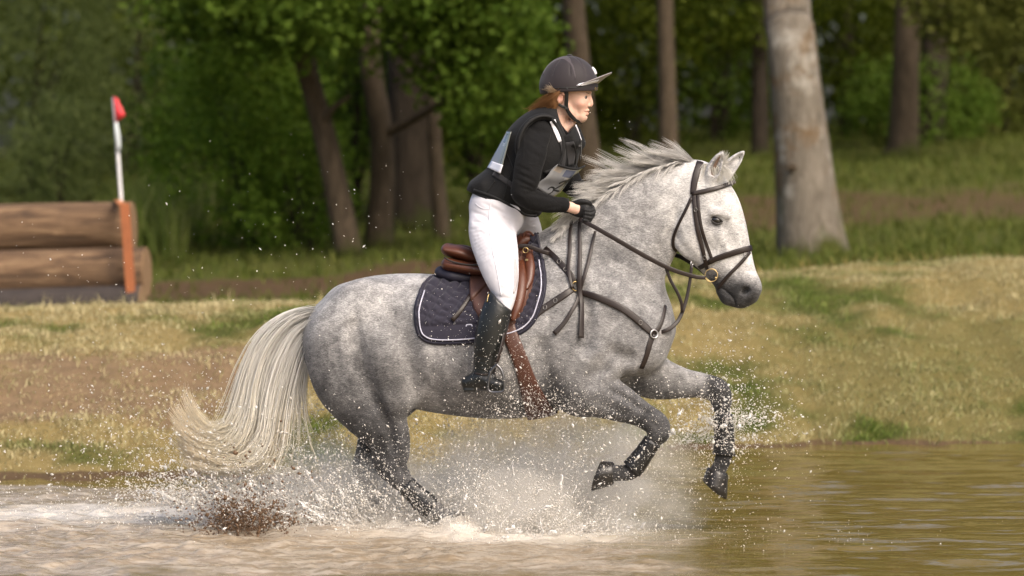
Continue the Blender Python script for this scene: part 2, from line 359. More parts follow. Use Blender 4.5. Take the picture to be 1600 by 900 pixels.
coat -= .34 * np.exp(-((hx - 1120) / 15) ** 2 - ((hy - 346) / 9) ** 2); coat -= .12 * np.exp(-((hx - 1126) / 18) ** 2 - ((hy - 378) / 24) ** 2); coat -= .14 * np.exp(-((hx - 1096) / 10) ** 2 - ((hy - 318) / 14) ** 2)
coat -= .8 * np.exp(-((hx - 1162) / 10) ** 2 - ((hy - 455) / 8.5) ** 2)  # black nostril: dark of the hollow painted into the coat
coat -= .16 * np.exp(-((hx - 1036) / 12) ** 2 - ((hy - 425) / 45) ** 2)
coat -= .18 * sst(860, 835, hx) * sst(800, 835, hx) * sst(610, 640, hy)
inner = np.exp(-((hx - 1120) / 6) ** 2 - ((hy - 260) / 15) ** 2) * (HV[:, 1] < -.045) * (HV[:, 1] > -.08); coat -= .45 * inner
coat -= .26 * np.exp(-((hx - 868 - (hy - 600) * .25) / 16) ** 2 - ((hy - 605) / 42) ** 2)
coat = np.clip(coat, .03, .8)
def coat_mat():
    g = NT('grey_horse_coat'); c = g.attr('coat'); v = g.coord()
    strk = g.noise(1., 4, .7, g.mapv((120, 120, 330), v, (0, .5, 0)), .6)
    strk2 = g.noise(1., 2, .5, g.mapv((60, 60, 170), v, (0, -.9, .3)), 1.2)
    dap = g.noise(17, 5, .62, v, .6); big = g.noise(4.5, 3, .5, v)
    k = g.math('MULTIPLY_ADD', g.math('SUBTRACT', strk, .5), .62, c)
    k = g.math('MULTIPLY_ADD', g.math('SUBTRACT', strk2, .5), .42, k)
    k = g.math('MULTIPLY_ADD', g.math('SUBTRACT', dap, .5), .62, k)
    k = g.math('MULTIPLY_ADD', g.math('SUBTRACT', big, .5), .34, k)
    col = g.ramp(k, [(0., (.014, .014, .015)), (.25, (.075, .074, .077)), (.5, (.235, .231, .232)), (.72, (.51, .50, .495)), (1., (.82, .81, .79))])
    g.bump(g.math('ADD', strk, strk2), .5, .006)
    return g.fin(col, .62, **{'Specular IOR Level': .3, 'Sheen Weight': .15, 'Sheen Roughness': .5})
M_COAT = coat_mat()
M_HOOF = simple('wet_hoof_horn', (.018, .016, .015), .3, .4, 60, .4, 90)
M_BOOT = simple('wet_black_neoprene', (.012, .012, .013), .38, .4, 80, .5, 160, bdist=.003)
HORSE = empty('horse', (0, 0, 0), -YAW)
tag(HORSE, 'dapple grey horse cantering through the splashing water', 'horse')
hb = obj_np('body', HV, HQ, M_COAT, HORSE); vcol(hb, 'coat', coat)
HBVH = BVHTree.FromPolygons([tuple(v) for v in HV], [tuple(q) for q in HQ])
def hit(px, py, lat=-.3, bvh=None):
    d = to_local(ray(px, py)); h = (bvh or HBVH).ray_cast(Vector(CAM_L), Vector(d).normalized())
    if h[0] is None: return None, None
    return np.array(h[0]), np.array(h[1])
def hoof(C, toe, sole, r=.055, L=.09, lab=None):
    # C coronet centre, toe = forward direction, sole = direction towards the ground surface of the hoof
    a = np.asarray(sole, float); a /= np.linalg.norm(a); t = np.asarray(toe, float); t -= a * (t @ a); t /= np.linalg.norm(t); s = np.cross(a, t)
    V = []; n = 16
    for f, k in ((-.12, .86), (0, .98), (.3, 1.06), (.65, 1.17), (1, 1.28), (1.02, 1.2), (.93, .8), (.9, .1)):
        for i in range(n):
            an = 2 * math.pi * i / n; c, s_ = math.cos(an), math.sin(an); rr = r * k * (1 - .12 * max(0, -c))
            V.append(C + a * L * f * (.78 + .22 * c) + t * (rr * c * 1.08 + f * .014) + s * rr * s_ * .98)
    V = np.array(V); i = np.arange(7)[:, None] * n; j = np.arange(n)[None]; k = (j + 1) % n
    Q = np.stack([i + j, i + k, i + n + k, i + n + j], -1).reshape(-1, 4)
    return obj_np('hoof', V, Q, M_HOOF, HORSE)
def dirpx(a, b, lat): v = P(*b, lat) - P(*a, lat); return v / np.linalg.norm(v)
hoof(P(956, 739, -.15), dirpx((950, 730), (944, 765), -.15), dirpx((958, 738), (925, 736), -.15))
hoof(P(1120, 738, .15), dirpx((1110, 750), (1135, 772), .15), dirpx((1122, 734), (1104, 782), .15), .053, .10)
hoof(P(706, 812, -.13), dirpx((700, 820), (730, 812), -.13), dirpx((700, 808), (728, 836), -.13))
hoof(P(604, 836, .13), dirpx((600, 820), (630, 830), .13), dirpx((600, 830), (606, 860), .13))
def tendon_boot(pts, lat, name='tendon_boot'):
    a = np.array(pts, float); p = P(a[:, 0], a[:, 1], lat); q = crom(np.hstack([p, a[:, 2:3] * MPX, a[:, 3:4]]), 14)
    nz = 1 + .02 * np.sin(np.arange(14) * 2.1); V, Q = sweep(q[:, :3], q[:, 3] * nz, q[:, 4] * nz, np.tile([1, 0, .3], (14, 1)), 14)
    return obj_np(name, V, Q, M_BOOT, HORSE)
tendon_boot([(1020, 689, 14.5, .034), (1008, 706, 15, .034), (995, 724, 16.5, .038), (987, 733, 17, .038)], -.15)
tendon_boot([(1129, 648, 15.5, .036), (1131, 672, 16, .036), (1132, 695, 16.5, .037), (1131, 711, 18.5, .040)], .15)
tendon_boot([(634, 758, 16, .031), (650, 774, 17, .032), (664, 787, 19, .037), (676, 795, 18, .036)], -.13)
tendon_boot([(580, 772, 16, .031), (588, 800, 16, .032), (596, 822, 18, .036)], .13)
# ================================================================ TACK
def leather(name, col, rough=.38, worn=1.6):
    g = NT(name); v = g.coord()
    f = g.noise(22, 5, .6, v); f2 = g.noise(140, 4, .6, v)
    c = g.mix(f, tuple(x * .6 for x in col), tuple(x * worn for x in col)); c = g.mix(g.math('MULTIPLY', f2, .25), c, tuple(x * 2 for x in col))
    g.bump(g.math('ADD', f2, g.noise(420, 2, .5, v)), .25, .0015)
    return g.fin(c, g.math('MULTIPLY_ADD', f, .25, rough - .1), **{'Specular IOR Level': .5})
M_STRAP = leather('dark_brown_bridle_leather', (.012, .0065, .005), .42)
M_SADDLE = leather('chestnut_saddle_leather', (.07, .021, .009), .38)
M_FLAP = leather('brown_flap_leather', (.085, .038, .027), .5)
M_GIRTH = leather('wet_brown_girth_leather', (.06, .022, .013), .4)
M_BRASS = simple('brass', (.42, .31, .15), .3, .2, 90, metal=1.)
M_OLD = simple('tarnished_steel', (.22, .21, .20), .4, .2, 90, metal=1.)
M_STEEL = simple('steel', (.55, .55, .56), .28, .15, 90, metal=1.)
def smooth1(a, n=2):
    a = a.copy()
    for _ in range(n): a[1:-1] = .5 * a[1:-1] + .25 * (a[:-2] + a[2:])
    return a
PROF = np.array([(-1, -.9), (-1, .9), (-.2, 1), (.6, .92), (1, .6), (1, 0), (1, -.6), (.6, -.92), (-.2, -1), (-.9, -.95)])
def strap_vq(pts, w, th=.004, lift=.003, n=None, free=False, bvh=None, lat=-.2, sm=3, edge_up=None):
    # pts rows (px, py[, side distance when free]); w = width in photo pixels (number or list)
    a = np.asarray(pts, float); w = np.asarray(w, float) if np.ndim(w) else np.full(len(a), float(w))
    L = np.hypot(np.diff(a[:, 0]), np.diff(a[:, 1])).sum(); n = n or int(max(8, L / 4))
    q = crom(np.hstack([a[:, :3] if a.shape[1] > 2 else np.hstack([a, np.full((len(a), 1), lat)]), w[:, None]]), n)
    pos = P(q[:, 0], q[:, 1], q[:, 2]); nor = np.tile([0, -1., 0], (n, 1))
    if not free:
        got = []
        for i in range(n):
            h, nn = hit(q[i, 0], q[i, 1], bvh=bvh)
            got.append(h is not None)
            if h is not None: pos[i] = h; nor[i] = nn
        got = np.array(got)
        if not got.all() and got.any():
            gi = np.where(got)[0]
            for i in np.where(~got)[0]:
                j = gi[np.argmin(abs(gi - i))]; pos[i] = P(q[i, 0], q[i, 1], pos[j, 1]); nor[i] = nor[j]
    if edge_up is not None: nor = np.tile(edge_up, (n, 1))
    if not free: pos = smooth1(pos, sm); nor = smooth1(nor, sm + 2)
    nor /= np.linalg.norm(nor, axis=1)[:, None]
    return sweep(pos + nor * (lift + th / 2), th / 2, q[:, 3] * MPX / 2, nor, prof=PROF)
def mir(VQ): V, Q = VQ; return V * np.array([1, -1, 1]), Q[:, ::-1]
def strap(name, parent, pts, w, mat=None, both=False, **kw):
    vq = strap_vq(pts, w, **kw)
    o = obj_np(name, *vq, mat or M_STRAP, parent)
    if both: obj_np(name, *mir(vq), mat or M_STRAP, parent)
    return o
def ring(name, parent, c, r, th, mat, nrm=(0, -1, 0), sx=1.):
    nrm = np.array(nrm, float); nrm /= np.linalg.norm(nrm); u = np.cross(nrm, [0, 0, 1.]); u /= np.linalg.norm(u); v = np.cross(u, nrm)
    a = np.linspace(0, 2 * math.pi, 25); p = np.array(c) + r * (np.cos(a)[:, None] * u * sx + np.sin(a)[:, None] * v)
    V, Q = sweep(p, th, th, np.tile(nrm, (25, 1)), 6, cap=False); return obj_np(name, V, Q, mat, parent)
def plate(name, parent, c, nrm, w, h, th, mat, up=(0, 0, 1), rot=0.):
    nrm = np.array(nrm, float); nrm /= np.linalg.norm(nrm); u = np.cross(np.array(up, float), nrm); u /= np.linalg.norm(u); v = np.cross(nrm, u)
    u, v = u * math.cos(rot) + v * math.sin(rot), v * math.cos(rot) - u * math.sin(rot)
    c = np.array(c, float); V = []
    for k, s in ((0, 1), (.7, 1), (1, .86)):
        for a, b in ((-1, -1), (1, -1), (1, 1), (-1, 1)): V.append(c + nrm * th * k + u * a * w / 2 * s + v * b * h / 2 * s)
    Q = [(3, 2, 1, 0), (8, 9, 10, 11)]
    for k in (0, 4):
        for i in range(4): j = (i + 1) % 4; Q.append((k + i, k + j, k + 4 + j, k + 4 + i))
    return obj_np(name, np.array(V), np.array(Q), mat, parent, False)
def buckle(parent, px, py, s=7, rot=0., bvh=None, mat=None, name='buckle'):
    h, nn = hit(px, py, bvh=bvh)
    if h is None: h, nn = P(px, py, -.2), np.array([0, -1, 0])
    return ring(name, parent, h + nn * .009, s * MPX / 2, .0017, mat or M_OLD, nn, .8)
# --- saddle pad
def pad_sheet(top, bot, ncol, nrow, off, relief, bvh=None):
    t = crom(top, ncol); b = crom(bot, ncol); V = np.zeros((nrow, ncol, 3)); N = np.zeros_like(V); U = np.zeros((nrow, ncol, 2))
    for i in range(ncol):
        for j in range(nrow):
            q = t[i] + (b[i] - t[i]) * j / (nrow - 1); U[j, i] = q; h, nn = hit(q[0], q[1], bvh=bvh)
            if h is None or h[1] > .02: h, nn = P(q[0], q[1] + 0, -.045), np.array([0, -.5, .85])
            V[j, i] = h; N[j, i] = nn
    for _ in range(4):
        for A in (V, N):
            A[1:-1] = .5 * A[1:-1] + .25 * (A[:-2] + A[2:]); A[:, 1:-1] = .5 * A[:, 1:-1] + .25 * (A[:, :-2] + A[:, 2:])
    N /= np.linalg.norm(N, axis=2)[..., None] + 1e-9
    e = np.minimum(np.minimum(np.arange(nrow)[::-1][:, None] / 2.5, np.arange(ncol)[None] / 2.5 + .35), np.arange(ncol)[::-1][None] / 2.5 + .35); e = np.clip(e, 0, 1) ** .5
    V = V + N * (off * e + relief(U) * (e > .9))[..., None]
    i = np.arange(nrow - 1)[:, None] * ncol; j = np.arange(ncol - 1)[None]
    Q = np.stack([i + j, i + ncol + j, i + ncol + j + 1, i + j + 1], -1).reshape(-1, 4)
    return V.reshape(-1, 3), Q
def quilt(U):
    x, y = U[..., 0], U[..., 1]; wob = 2.2 * np.sin(x * .21) * np.cos(y * .17)
    a = np.abs(np.sin((x + y * .75 + wob) * math.pi / 17)); b = np.abs(np.sin((x * .55 - y + wob) * math.pi / 13))
    q = .015 * np.minimum(a, b) ** .5
    band = np.abs(np.sin((x + wob) * math.pi / 26)); q = np.where(y > 508 + (x - 700) * -.03, .004 * np.minimum(np.abs(np.sin((y - 508) * math.pi / 30)) ** .5, .4 + band * .6), q)
    return q
TOP = [(677, 433), (700, 432), (740, 436), (790, 428), (820, 402), (834, 374), (842, 368)]
BOT = [(677, 433), (657, 452), (648, 482), (650, 514), (660, 531), (684, 538), (740, 536), (802, 526), (832, 507), (848, 472), (853, 440), (849, 405), (842, 368)]
M_PAD = NT('navy_quilted_cloth')
_f = M_PAD.noise(900, 2); _c = M_PAD.mix(M_PAD.noise(14, 4), (.014, .013, .024), (.030, .027, .044)); M_PAD.bump(_f, .4, .002); M_PAD = M_PAD.fin(_c, .8, **{'Specular IOR Level': .25, 'Sheen Weight': .25})
M_PIPE = simple('white_piping_cord', (.46, .46, .56), .5, .15, 60)
M_EDGE = simple('navy_binding', (.012, .011, .025), .6, .3, 60)
PAD = empty('saddle_pad', (0, 0, 0), -YAW); tag(PAD, 'navy quilted saddle pad with white piping on the grey horse', 'saddle pad')
pv = pad_sheet(TOP, BOT, 110, 56, .012, quilt); pm = mir(pv)
obj_np('quilted_cloth', *joinm([pv, pm]), M_PAD, PAD)
PBVH = BVHTree.FromPolygons([tuple(v) for v in pv[0]], [tuple(q) for q in pv[1]])
def inset(pts, d):
    p = crom(pts, 80); c = np.array([755, 470.]); t = np.gradient(p, axis=0); nn = np.stack([t[:, 1], -t[:, 0]], 1); nn /= np.linalg.norm(nn, axis=1)[:, None]
    nn *= np.sign(np.sum((c - p) * nn, 1))[:, None]; return p + nn * d
_pi = inset(BOT[1:-1], 7)
vq = strap_vq(_pi, 2.0, .004, .0005, 110, bvh=PBVH, sm=2); obj_np('piping', *joinm([vq, mir(vq)]), M_PIPE, PAD)
vq = strap_vq(inset(BOT[1:-1], 1.5), 6, .006, .0, 110, bvh=PBVH, sm=2); obj_np('edge_binding', *joinm([vq, mir(vq)]), M_EDGE, PAD)
for nm, pp in (('emblem', [(728.5, 510.5), (729.5, 507.5), (736.5, 507.5), (737.8, 510.5)]),): strap(nm, PAD, pp, 1.9, M_PIPE, th=.002, lift=.001, bvh=PBVH, sm=0, n=10)
# --- saddle
SAD = empty('saddle', (0, 0, 0), -YAW); tag(SAD, 'brown leather jumping saddle with knee rolls under the rider', 'saddle')
def srow(px, py, r, off, ry, bvh=PBVH):
    h, _ = hit(px, py, bvh=bvh)
    if h is None: h, _ = hit(px, py)
    return (px, py, r, (h[1] if h is not None else -.2) - off, ry)
AX = lambda x0, x1, s: np.arange(P(x0, 400)[0], P(x1, 400)[0], s)
AZ = lambda y1, y0, s: np.arange(P(800, y1)[2], P(800, y0)[2], s)
f = Field(AX(675, 862, .0045), np.arange(-.26, .26, .0055), AZ(450, 350, .0042))
f.tube([(702, 390, 11, 0, .145), (728, 396, 14.5, 0, .145), (752, 406, 12, 0, .12), (780, 408, 11, 0, .09), (805, 392, 13, 0, .075), (818, 378, 14, 0, .07), (828, 374, 9, 0, .06)], .012)
f.tube([(712, 381, 6, 0, .06), (745, 394, 5, 0, .06), (775, 400, 4, 0, .05)], .03, True)
V, Q = f.mesh(2); obj_np('seat', V, Q, M_SADDLE, SAD)
f = Field(AX(675, 862, .0045), np.arange(-.28, .28, .0055), AZ(460, 370, .0042))
f.tube([(700, 413, 10.5, -.11, .06), (725, 418, 10, -.115, .065), (760, 422, 10, -.11, .08), (800, 420, 12, -.1, .08)], .015, mirror=True)
V, Q = f.mesh(2); obj_np('panel', V, Q, M_SADDLE, SAD)
strap('welt', SAD, [(694, 402), (705, 408), (725, 413), (745, 414), (757, 412)], 3, M_STRAP, free=True, lat=-.17, th=.005)
# flap and knee rolls hang on both sides
def slab(name, rows, mat, res=.005, k=.012, sub=None):
    r = np.array(rows); f = Field(AX(r[:, 0].min() - 30, r[:, 0].max() + 30, res), np.arange(r[:, 3].min() - .07, r[:, 3].max() + .07, res), AZ(r[:, 1].max() + 30, r[:, 1].min() - 30, res))
    f.tube(rows, k); V, Q = f.mesh(2); obj_np(name, V, Q, mat, SAD); obj_np(name, *mir((V, Q)), mat, SAD)
def flap(name, top, bot, mat, off, n=26, m=22):
    V, Q = pad_sheet(top, bot, n, m, off, lambda U: 0 * U[..., 0], PBVH); obj_np(name, V, Q, mat, SAD); obj_np(name, *mir((V, Q)), mat, SAD); return V, Q
flap('flap', [(733, 421), (760, 420), (790, 416), (815, 400), (832, 388)], [(733, 421), (733, 450), (737, 480), (752, 506), (785, 515), (806, 508), (820, 480), (833, 450), (836, 420), (832, 388)], M_FLAP, .020)
flap('skirt', [(734, 419), (760, 418), (800, 408), (822, 395)], [(734, 419), (733, 450), (735, 478), (752, 458), (778, 436), (800, 440), (815, 425), (822, 395)], M_FLAP, .028)
slab('knee_roll', [srow(810, 398, 7, .03, .02), srow(812, 420, 10, .04, .026), srow(813, 450, 10, .042, .026), srow(809, 478, 8, .036, .022), srow(802, 498, 5, .028, .014)], M_SADDLE)
slab('knee_block', [srow(826, 392, 5, .022, .014), srow(828, 415, 8, .03, .02), srow(827, 436, 7, .03, .018), srow(823, 450, 4, .024, .012)], M_SADDLE)
slab('half_pad', [srow(690, 426, 11, .018, .05), srow(705, 431, 10, .018, .04), srow(722, 434, 9, .018, .03), srow(734, 435, 7, .018, .025)], M_EDGE)
strap('girth', SAD, [(793, 505), (800, 530), (812, 560), (824, 595), (834, 622), (846, 648)], [22, 23, 24, 28, 36, 46], M_GIRTH, both=True, th=.012, lift=.004)
strap('girth_strap', SAD, [(735, 462), (722, 482), (706, 500)], [6, 7, 8], M_STRAP, bvh=PBVH, th=.006, lift=.006)
_d = P(810, 385, -.12)
strap('dee_strap', SAD, [(801, 391), (812, 385), (826, 385), (842, 391), (858, 396)], 7, M_STRAP, free=True, lat=-.15, th=.005)
ring('dee_ring', SAD, P(821, 391, -.165), .012, .0028, M_BRASS)
plate('nameplate', SAD, P(823, 406, -.23), (0, -1, .1), .012, .009, .002, M_BRASS)
strap('pommel_loop', SAD, [(818, 372), (821, 363), (829, 363), (834, 369)], 3.5, M_SADDLE, free=True, lat=-.05, th=.005)
# --- breastplate
BRE = empty('breastplate', (0, 0, 0), -YAW); tag(BRE, 'dark brown leather breastplate and martingale around the grey horse chest', 'breastplate')
strap('shoulder_strap', BRE, [(852, 388), (866, 401), (880, 416), (892, 431), (899, 441)], [8, 9, 10, 10, 8], both=True)
strap('girth_side_strap', BRE, [(897, 450), (886, 458), (868, 470), (846, 485), (824, 502), (804, 518)], [9, 10, 11, 11, 11, 10], both=True)
strap('chest_strap', BRE, [(903, 456), (920, 460), (945, 469), (970, 481), (990, 495), (1008, 511), (1020, 522)], [8, 10, 11, 11, 11, 11, 10], both=True, th=.006)
strap('leg_strap', BRE, [(1019, 524), (1014, 540), (1010, 556), (1002, 575)], [9, 9, 8, 8])
strap('far_strap', BRE, [(1021, 520), (1030, 512), (1036, 495), (1039, 478)], [8, 7, 6, 6])
h, nn = hit(899, 447); ring('ring', BRE, h + nn * .012, .021, .0032, M_BRASS, nn)
h, nn = hit(1020, 522); ring('ring', BRE, h + nn * .012, .018, .0032, M_STEEL, nn)
for a, b in ((884, 422), (874, 409), (868, 470), (852, 481), (1000, 504)): buckle(BRE, a, b)
strap('martingale_fork', BRE, [(1022, 521, -.12), (1036, 518, -.14), (1050, 511, -.13), (1062, 497, -.11), (1072, 470, -.09), (1078, 440, -.08), (1081, 414, -.075)], [6, 6, 6.5, 6, 5.5, 5, 5], free=True)
strap('martingale_fork', BRE, [(1066, 488, -.11), (1065, 474, -.115), (1058, 456, -.12), (1048, 438, -.12), (1041, 418, -.12)], [5, 5, 5, 5, 5.5], free=True)
ring('martingale_ring', BRE, P(1041, 416, -.12), .012, .0025, M_STEEL, (1, -.3, 0)); ring('martingale_ring', BRE, P(1081, 412, -.075), .012, .0025, M_STEEL, (1, -.3, 0))
# --- bridle
BRI = empty('bridle', (0, 0, 0), -YAW); tag(BRI, 'dark brown leather bridle with bit and reins on the grey head', 'bridle')
strap('crownpiece', BRI, [(1094, 254), (1088, 272), (1084, 290), (1083, 304)], [11, 11, 10, 9], both=True, th=.006)
strap('browband', BRI, [(1081, 303), (1100, 299), (1122, 294), (1137, 289), (1146, 285)], [6.5, 7, 7, 7, 6], both=True, th=.006, lift=.006)
strap('cheekpiece', BRI, [(1084, 304), (1086, 330), (1090, 360), (1098, 390), (1105, 420)], [6.5, 6.5, 6.5, 6.5, 6], both=True, th=.005)
strap('noseband_hanger', BRI, [(1090, 302), (1092, 330), (1096, 356), (1104, 382), (1112, 404)], 5, both=True)
strap('throatlash', BRI, [(1081, 308), (1072, 328), (1060, 352), (1053, 370), (1052, 384), (1056, 392)], 5, both=True)
strap('noseband', BRI, [(1108, 409), (1118, 404), (1135, 398), (1155, 392), (1172, 388)], [9, 9, 9.5, 9.5, 9.5], both=True, th=.007)
strap('flash_strap', BRI, [(1170, 394), (1158, 410), (1142, 426), (1130, 440), (1122, 451)], 5.5, both=True, lift=.006)
strap('jaw_strap', BRI, [(1110, 408), (1100, 414), (1093, 418)], 8, both=True)
for a, b in ((1087, 328), (1101, 402), (1163, 398)): buckle(BRI, a, b, 6)
h, nn = hit(1112, 430); h = np.array([h[0], min(h[1], -.05) - .012, h[2]])
ring('bit_ring', BRI, h, .029, .003, M_BRASS, (.15, -1, .1)); ring('bit_ring', BRI, h * np.array([1, -1, 1]), .029, .003, M_BRASS, (.15, 1, .1))
V, Q = sweep(np.linspace(h + np.array([.02, 0, -.012]), (h + np.array([.02, 0, -.012])) * np.array([1, -1, 1]), 6), .006, .006); obj_np('mouthpiece', V, Q, M_BRASS, BRI)
_hl = h[1]
strap('rein', BRI, [(905, 342, -.14), (935, 358, -.165), (970, 378, -.165), (1010, 401, -.15), (1050, 421, -.125), (1085, 432, _hl - .02), (1103, 434, _hl)], [6, 7, 7.5, 7.5, 7, 6.5, 6], free=True)
far = strap_vq([(915, 330, .14), (950, 350, .16), (985, 372, .16), (1030, 394, .14), (1060, 400, .11), (1088, 416, -_hl + .02), (1108, 432, -_hl)], 6.5, free=True); obj_np('rein', *far, M_STRAP, BRI)
strap('rein_end', BRI, [(895, 344), (892, 370), (890, 400), (889, 425), (893, 452)], [5, 6, 6, 6, 5], lift=.012)
strap('rein_end', BRI, [(907, 346), (906.5, 380), (906, 420), (906, 470), (905, 505), (905, 528)], [5, 6.5, 7, 7.5, 9, 10], lift=.016, th=.006)
strap('rein_end', BRI, [(931, 362), (925, 385), (917, 420), (908, 450), (898, 476), (884, 502), (866, 522)], [4.5, 5, 5.5, 6, 6, 6.5, 8], lift=.012)
# ================================================================ HAIR: mane, forelock, tail
def hair_mat(name, stops, attr='t'):
    g = NT(name); r = g.n('NewGeometry').outputs['Random Per Island']; t = g.attr(attr)
    c = g.ramp(t, stops); c = g.mix(g.math('MULTIPLY', r, .32), c, g.mix(.6, c, (.10, .085, .065)))
    tr = g.n('BsdfTranslucent'); g.set(tr.inputs[0], c); mx = g.n('MixShader'); mx.inputs[0].default_value = .18; g.fin(c, .45, **{'Specular IOR Level': .4})
    g.t.links.new(g.b.outputs[0], mx.inputs[1]); g.t.links.new(tr.outputs[0], mx.inputs[2]); g.t.links.new(mx.outputs[0], g.out.inputs[0]); return g.m
def strands(name, paths, w0, mat, parent, seg=11):
    # paths: (n, seg, 3); thin three-sided tapering hairs
    n, m, _ = paths.shape; t = np.gradient(paths, axis=1); t /= np.linalg.norm(t, axis=2)[..., None] + 1e-9
    a = np.cross(t, np.array([.1, 1., .05])); a /= np.linalg.norm(a, axis=2)[..., None] + 1e-9; b = np.cross(t, a)
    k = np.linspace(0, 1, m); wd = np.asarray(w0).reshape(-1, 1) * (1 - .85 * k ** 2.2)[None] * (.5 + .5 * np.minimum(1, k * 6))
    V = np.stack([paths + (math.cos(x) * a + math.sin(x) * b) * wd[..., None] for x in (0, 2.094, 4.189)], 2).reshape(-1, 3)
    base = (np.arange(n) * m * 3)[:, None, None]; i = (np.arange(m - 1) * 3)[None, :, None]; j = np.arange(3)[None, None]; j2 = (j + 1) % 3
    Q = np.stack(np.broadcast_arrays(base + i + j, base + i + j2, base + i + 3 + j2, base + i + 3 + j), -1).reshape(-1, 4)
    o = obj_np(name, V, Q, mat, parent); vcol(o, 't', np.broadcast_to(k[None, :, None], (n, m, 3)).ravel()); return o
def guide_hair(guides, n, seg, jit, latj, clumps, wid, tipj=1., lenv=(.7, 1.), cl=.75, seed=3):
    # guides: list of px paths (px, py, lat); strands blended between neighbours, gathered in clumps towards the tips
    R = np.random.default_rng(seed); G = np.stack([crom(g, 40) for g in guides]); ng = len(guides); out = np.zeros((n, seg, 3))
    cs = R.uniform(0, ng - 1.001, clumps); cj = R.normal(0, 1, (clumps, 2)); cl_l = R.normal(0, 1, clumps); cw = R.uniform(0, 6.28, clumps)
    for k in range(n):
        c = R.integers(clumps); s = np.clip(cs[c] + R.normal(0, .12), 0, ng - 1.001); s0 = np.clip(s + R.normal(0, .25), 0, ng - 1.001)
        u = np.linspace(0, R.uniform(*lenv), seg); e = u ** 1.3
        def at(s):
            i = int(s); f = s - i; g = G[i] * (1 - f) + G[i + 1] * f; return np.stack([np.interp(u, np.linspace(0, 1, 40), g[:, q]) for q in range(3)], 1)
        p = at(s0) * (1 - e * cl)[:, None] + at(s) * (e * cl)[:, None]
        own = R.normal(0, 1, 2); p[:, :2] += (cj[c] * jit * e[:, None] * tipj) + own * jit * (.22 + .08 * e[:, None])
        p[:, 1] += jit * .5 * np.sin(u * 7 + cw[c]) * e + jit * .25 * np.sin(u * 13 + R.uniform(0, 6)) * e
        p[:, 2] += cl_l[c] * latj * (.3 + .7 * e) + R.normal(0, latj * .45)
        out[k] = P(p[:, 0], p[:, 1], p[:, 2])
    return out
M_TAIL = hair_mat('pale_cream_tail_hair', [(0, (.50, .49, .46)), (.12, (.88, .87, .84)), (.5, (.93, .90, .82)), (.8, (.93, .86, .70)), (1, (.90, .77, .56))])
M_MANE = hair_mat('grey_mane_hair', [(0, (.34, .325, .31)), (.3, (.56, .54, .52)), (.65, (.86, .84, .81)), (1, (.94, .92, .89))])
tg = [[(500, 482, 0), (452, 490, 0), (408, 522, 0), (382, 570, 0), (366, 622, 0), (352, 660, 0), (322, 672, 0), (296, 650, 0), (284, 622, 0)],
      [(500, 484, 0), (450, 500, 0), (412, 545, 0), (394, 600, 0), (386, 650, 0), (365, 690, 0), (330, 695, 0), (298, 678, 0), (276, 655, 0)],
      [(499, 488, 0), (452, 515, 0), (420, 570, 0), (406, 630, 0), (400, 680, 0), (372, 712, 0), (335, 712, 0), (302, 698, 0), (280, 676, 0)],
      [(498, 494, 0), (458, 528, 0), (432, 588, 0), (420, 645, 0), (410, 695, 0), (382, 724, 0), (345, 726, 0), (312, 718, 0), (288, 706, 0)],
      [(497, 502, 0), (466, 540, 0), (445, 596, 0), (432, 645, 0), (424, 685, 0), (414, 712, 0), (400, 728, 0), (385, 736, 0), (372, 738, 0)],
      [(496, 508, 0), (474, 550, 0), (458, 600, 0), (450, 640, 0), (444, 672, 0), (438, 695, 0), (430, 712, 0), (422, 722, 0), (414, 730, 0)],
      [(495, 514, 0), (484, 552, 0), (476, 592, 0), (474, 620, 0), (476, 640, 0), (478, 654, 0), (482, 664, 0), (486, 670, 0), (488, 676, 0)]]
TP = np.vstack([guide_hair(tg[:5], 2300, 18, 9, .05, 60, 1, tipj=1.0, lenv=(.82, 1.06), cl=.9), guide_hair(tg, 900, 18, 13, .06, 120, 1, tipj=1.2, lenv=(.4, 1.0), cl=.8, seed=23)])
strands('tail', TP, RNG.uniform(.0009, .0025, 3200), M_TAIL, HORSE)
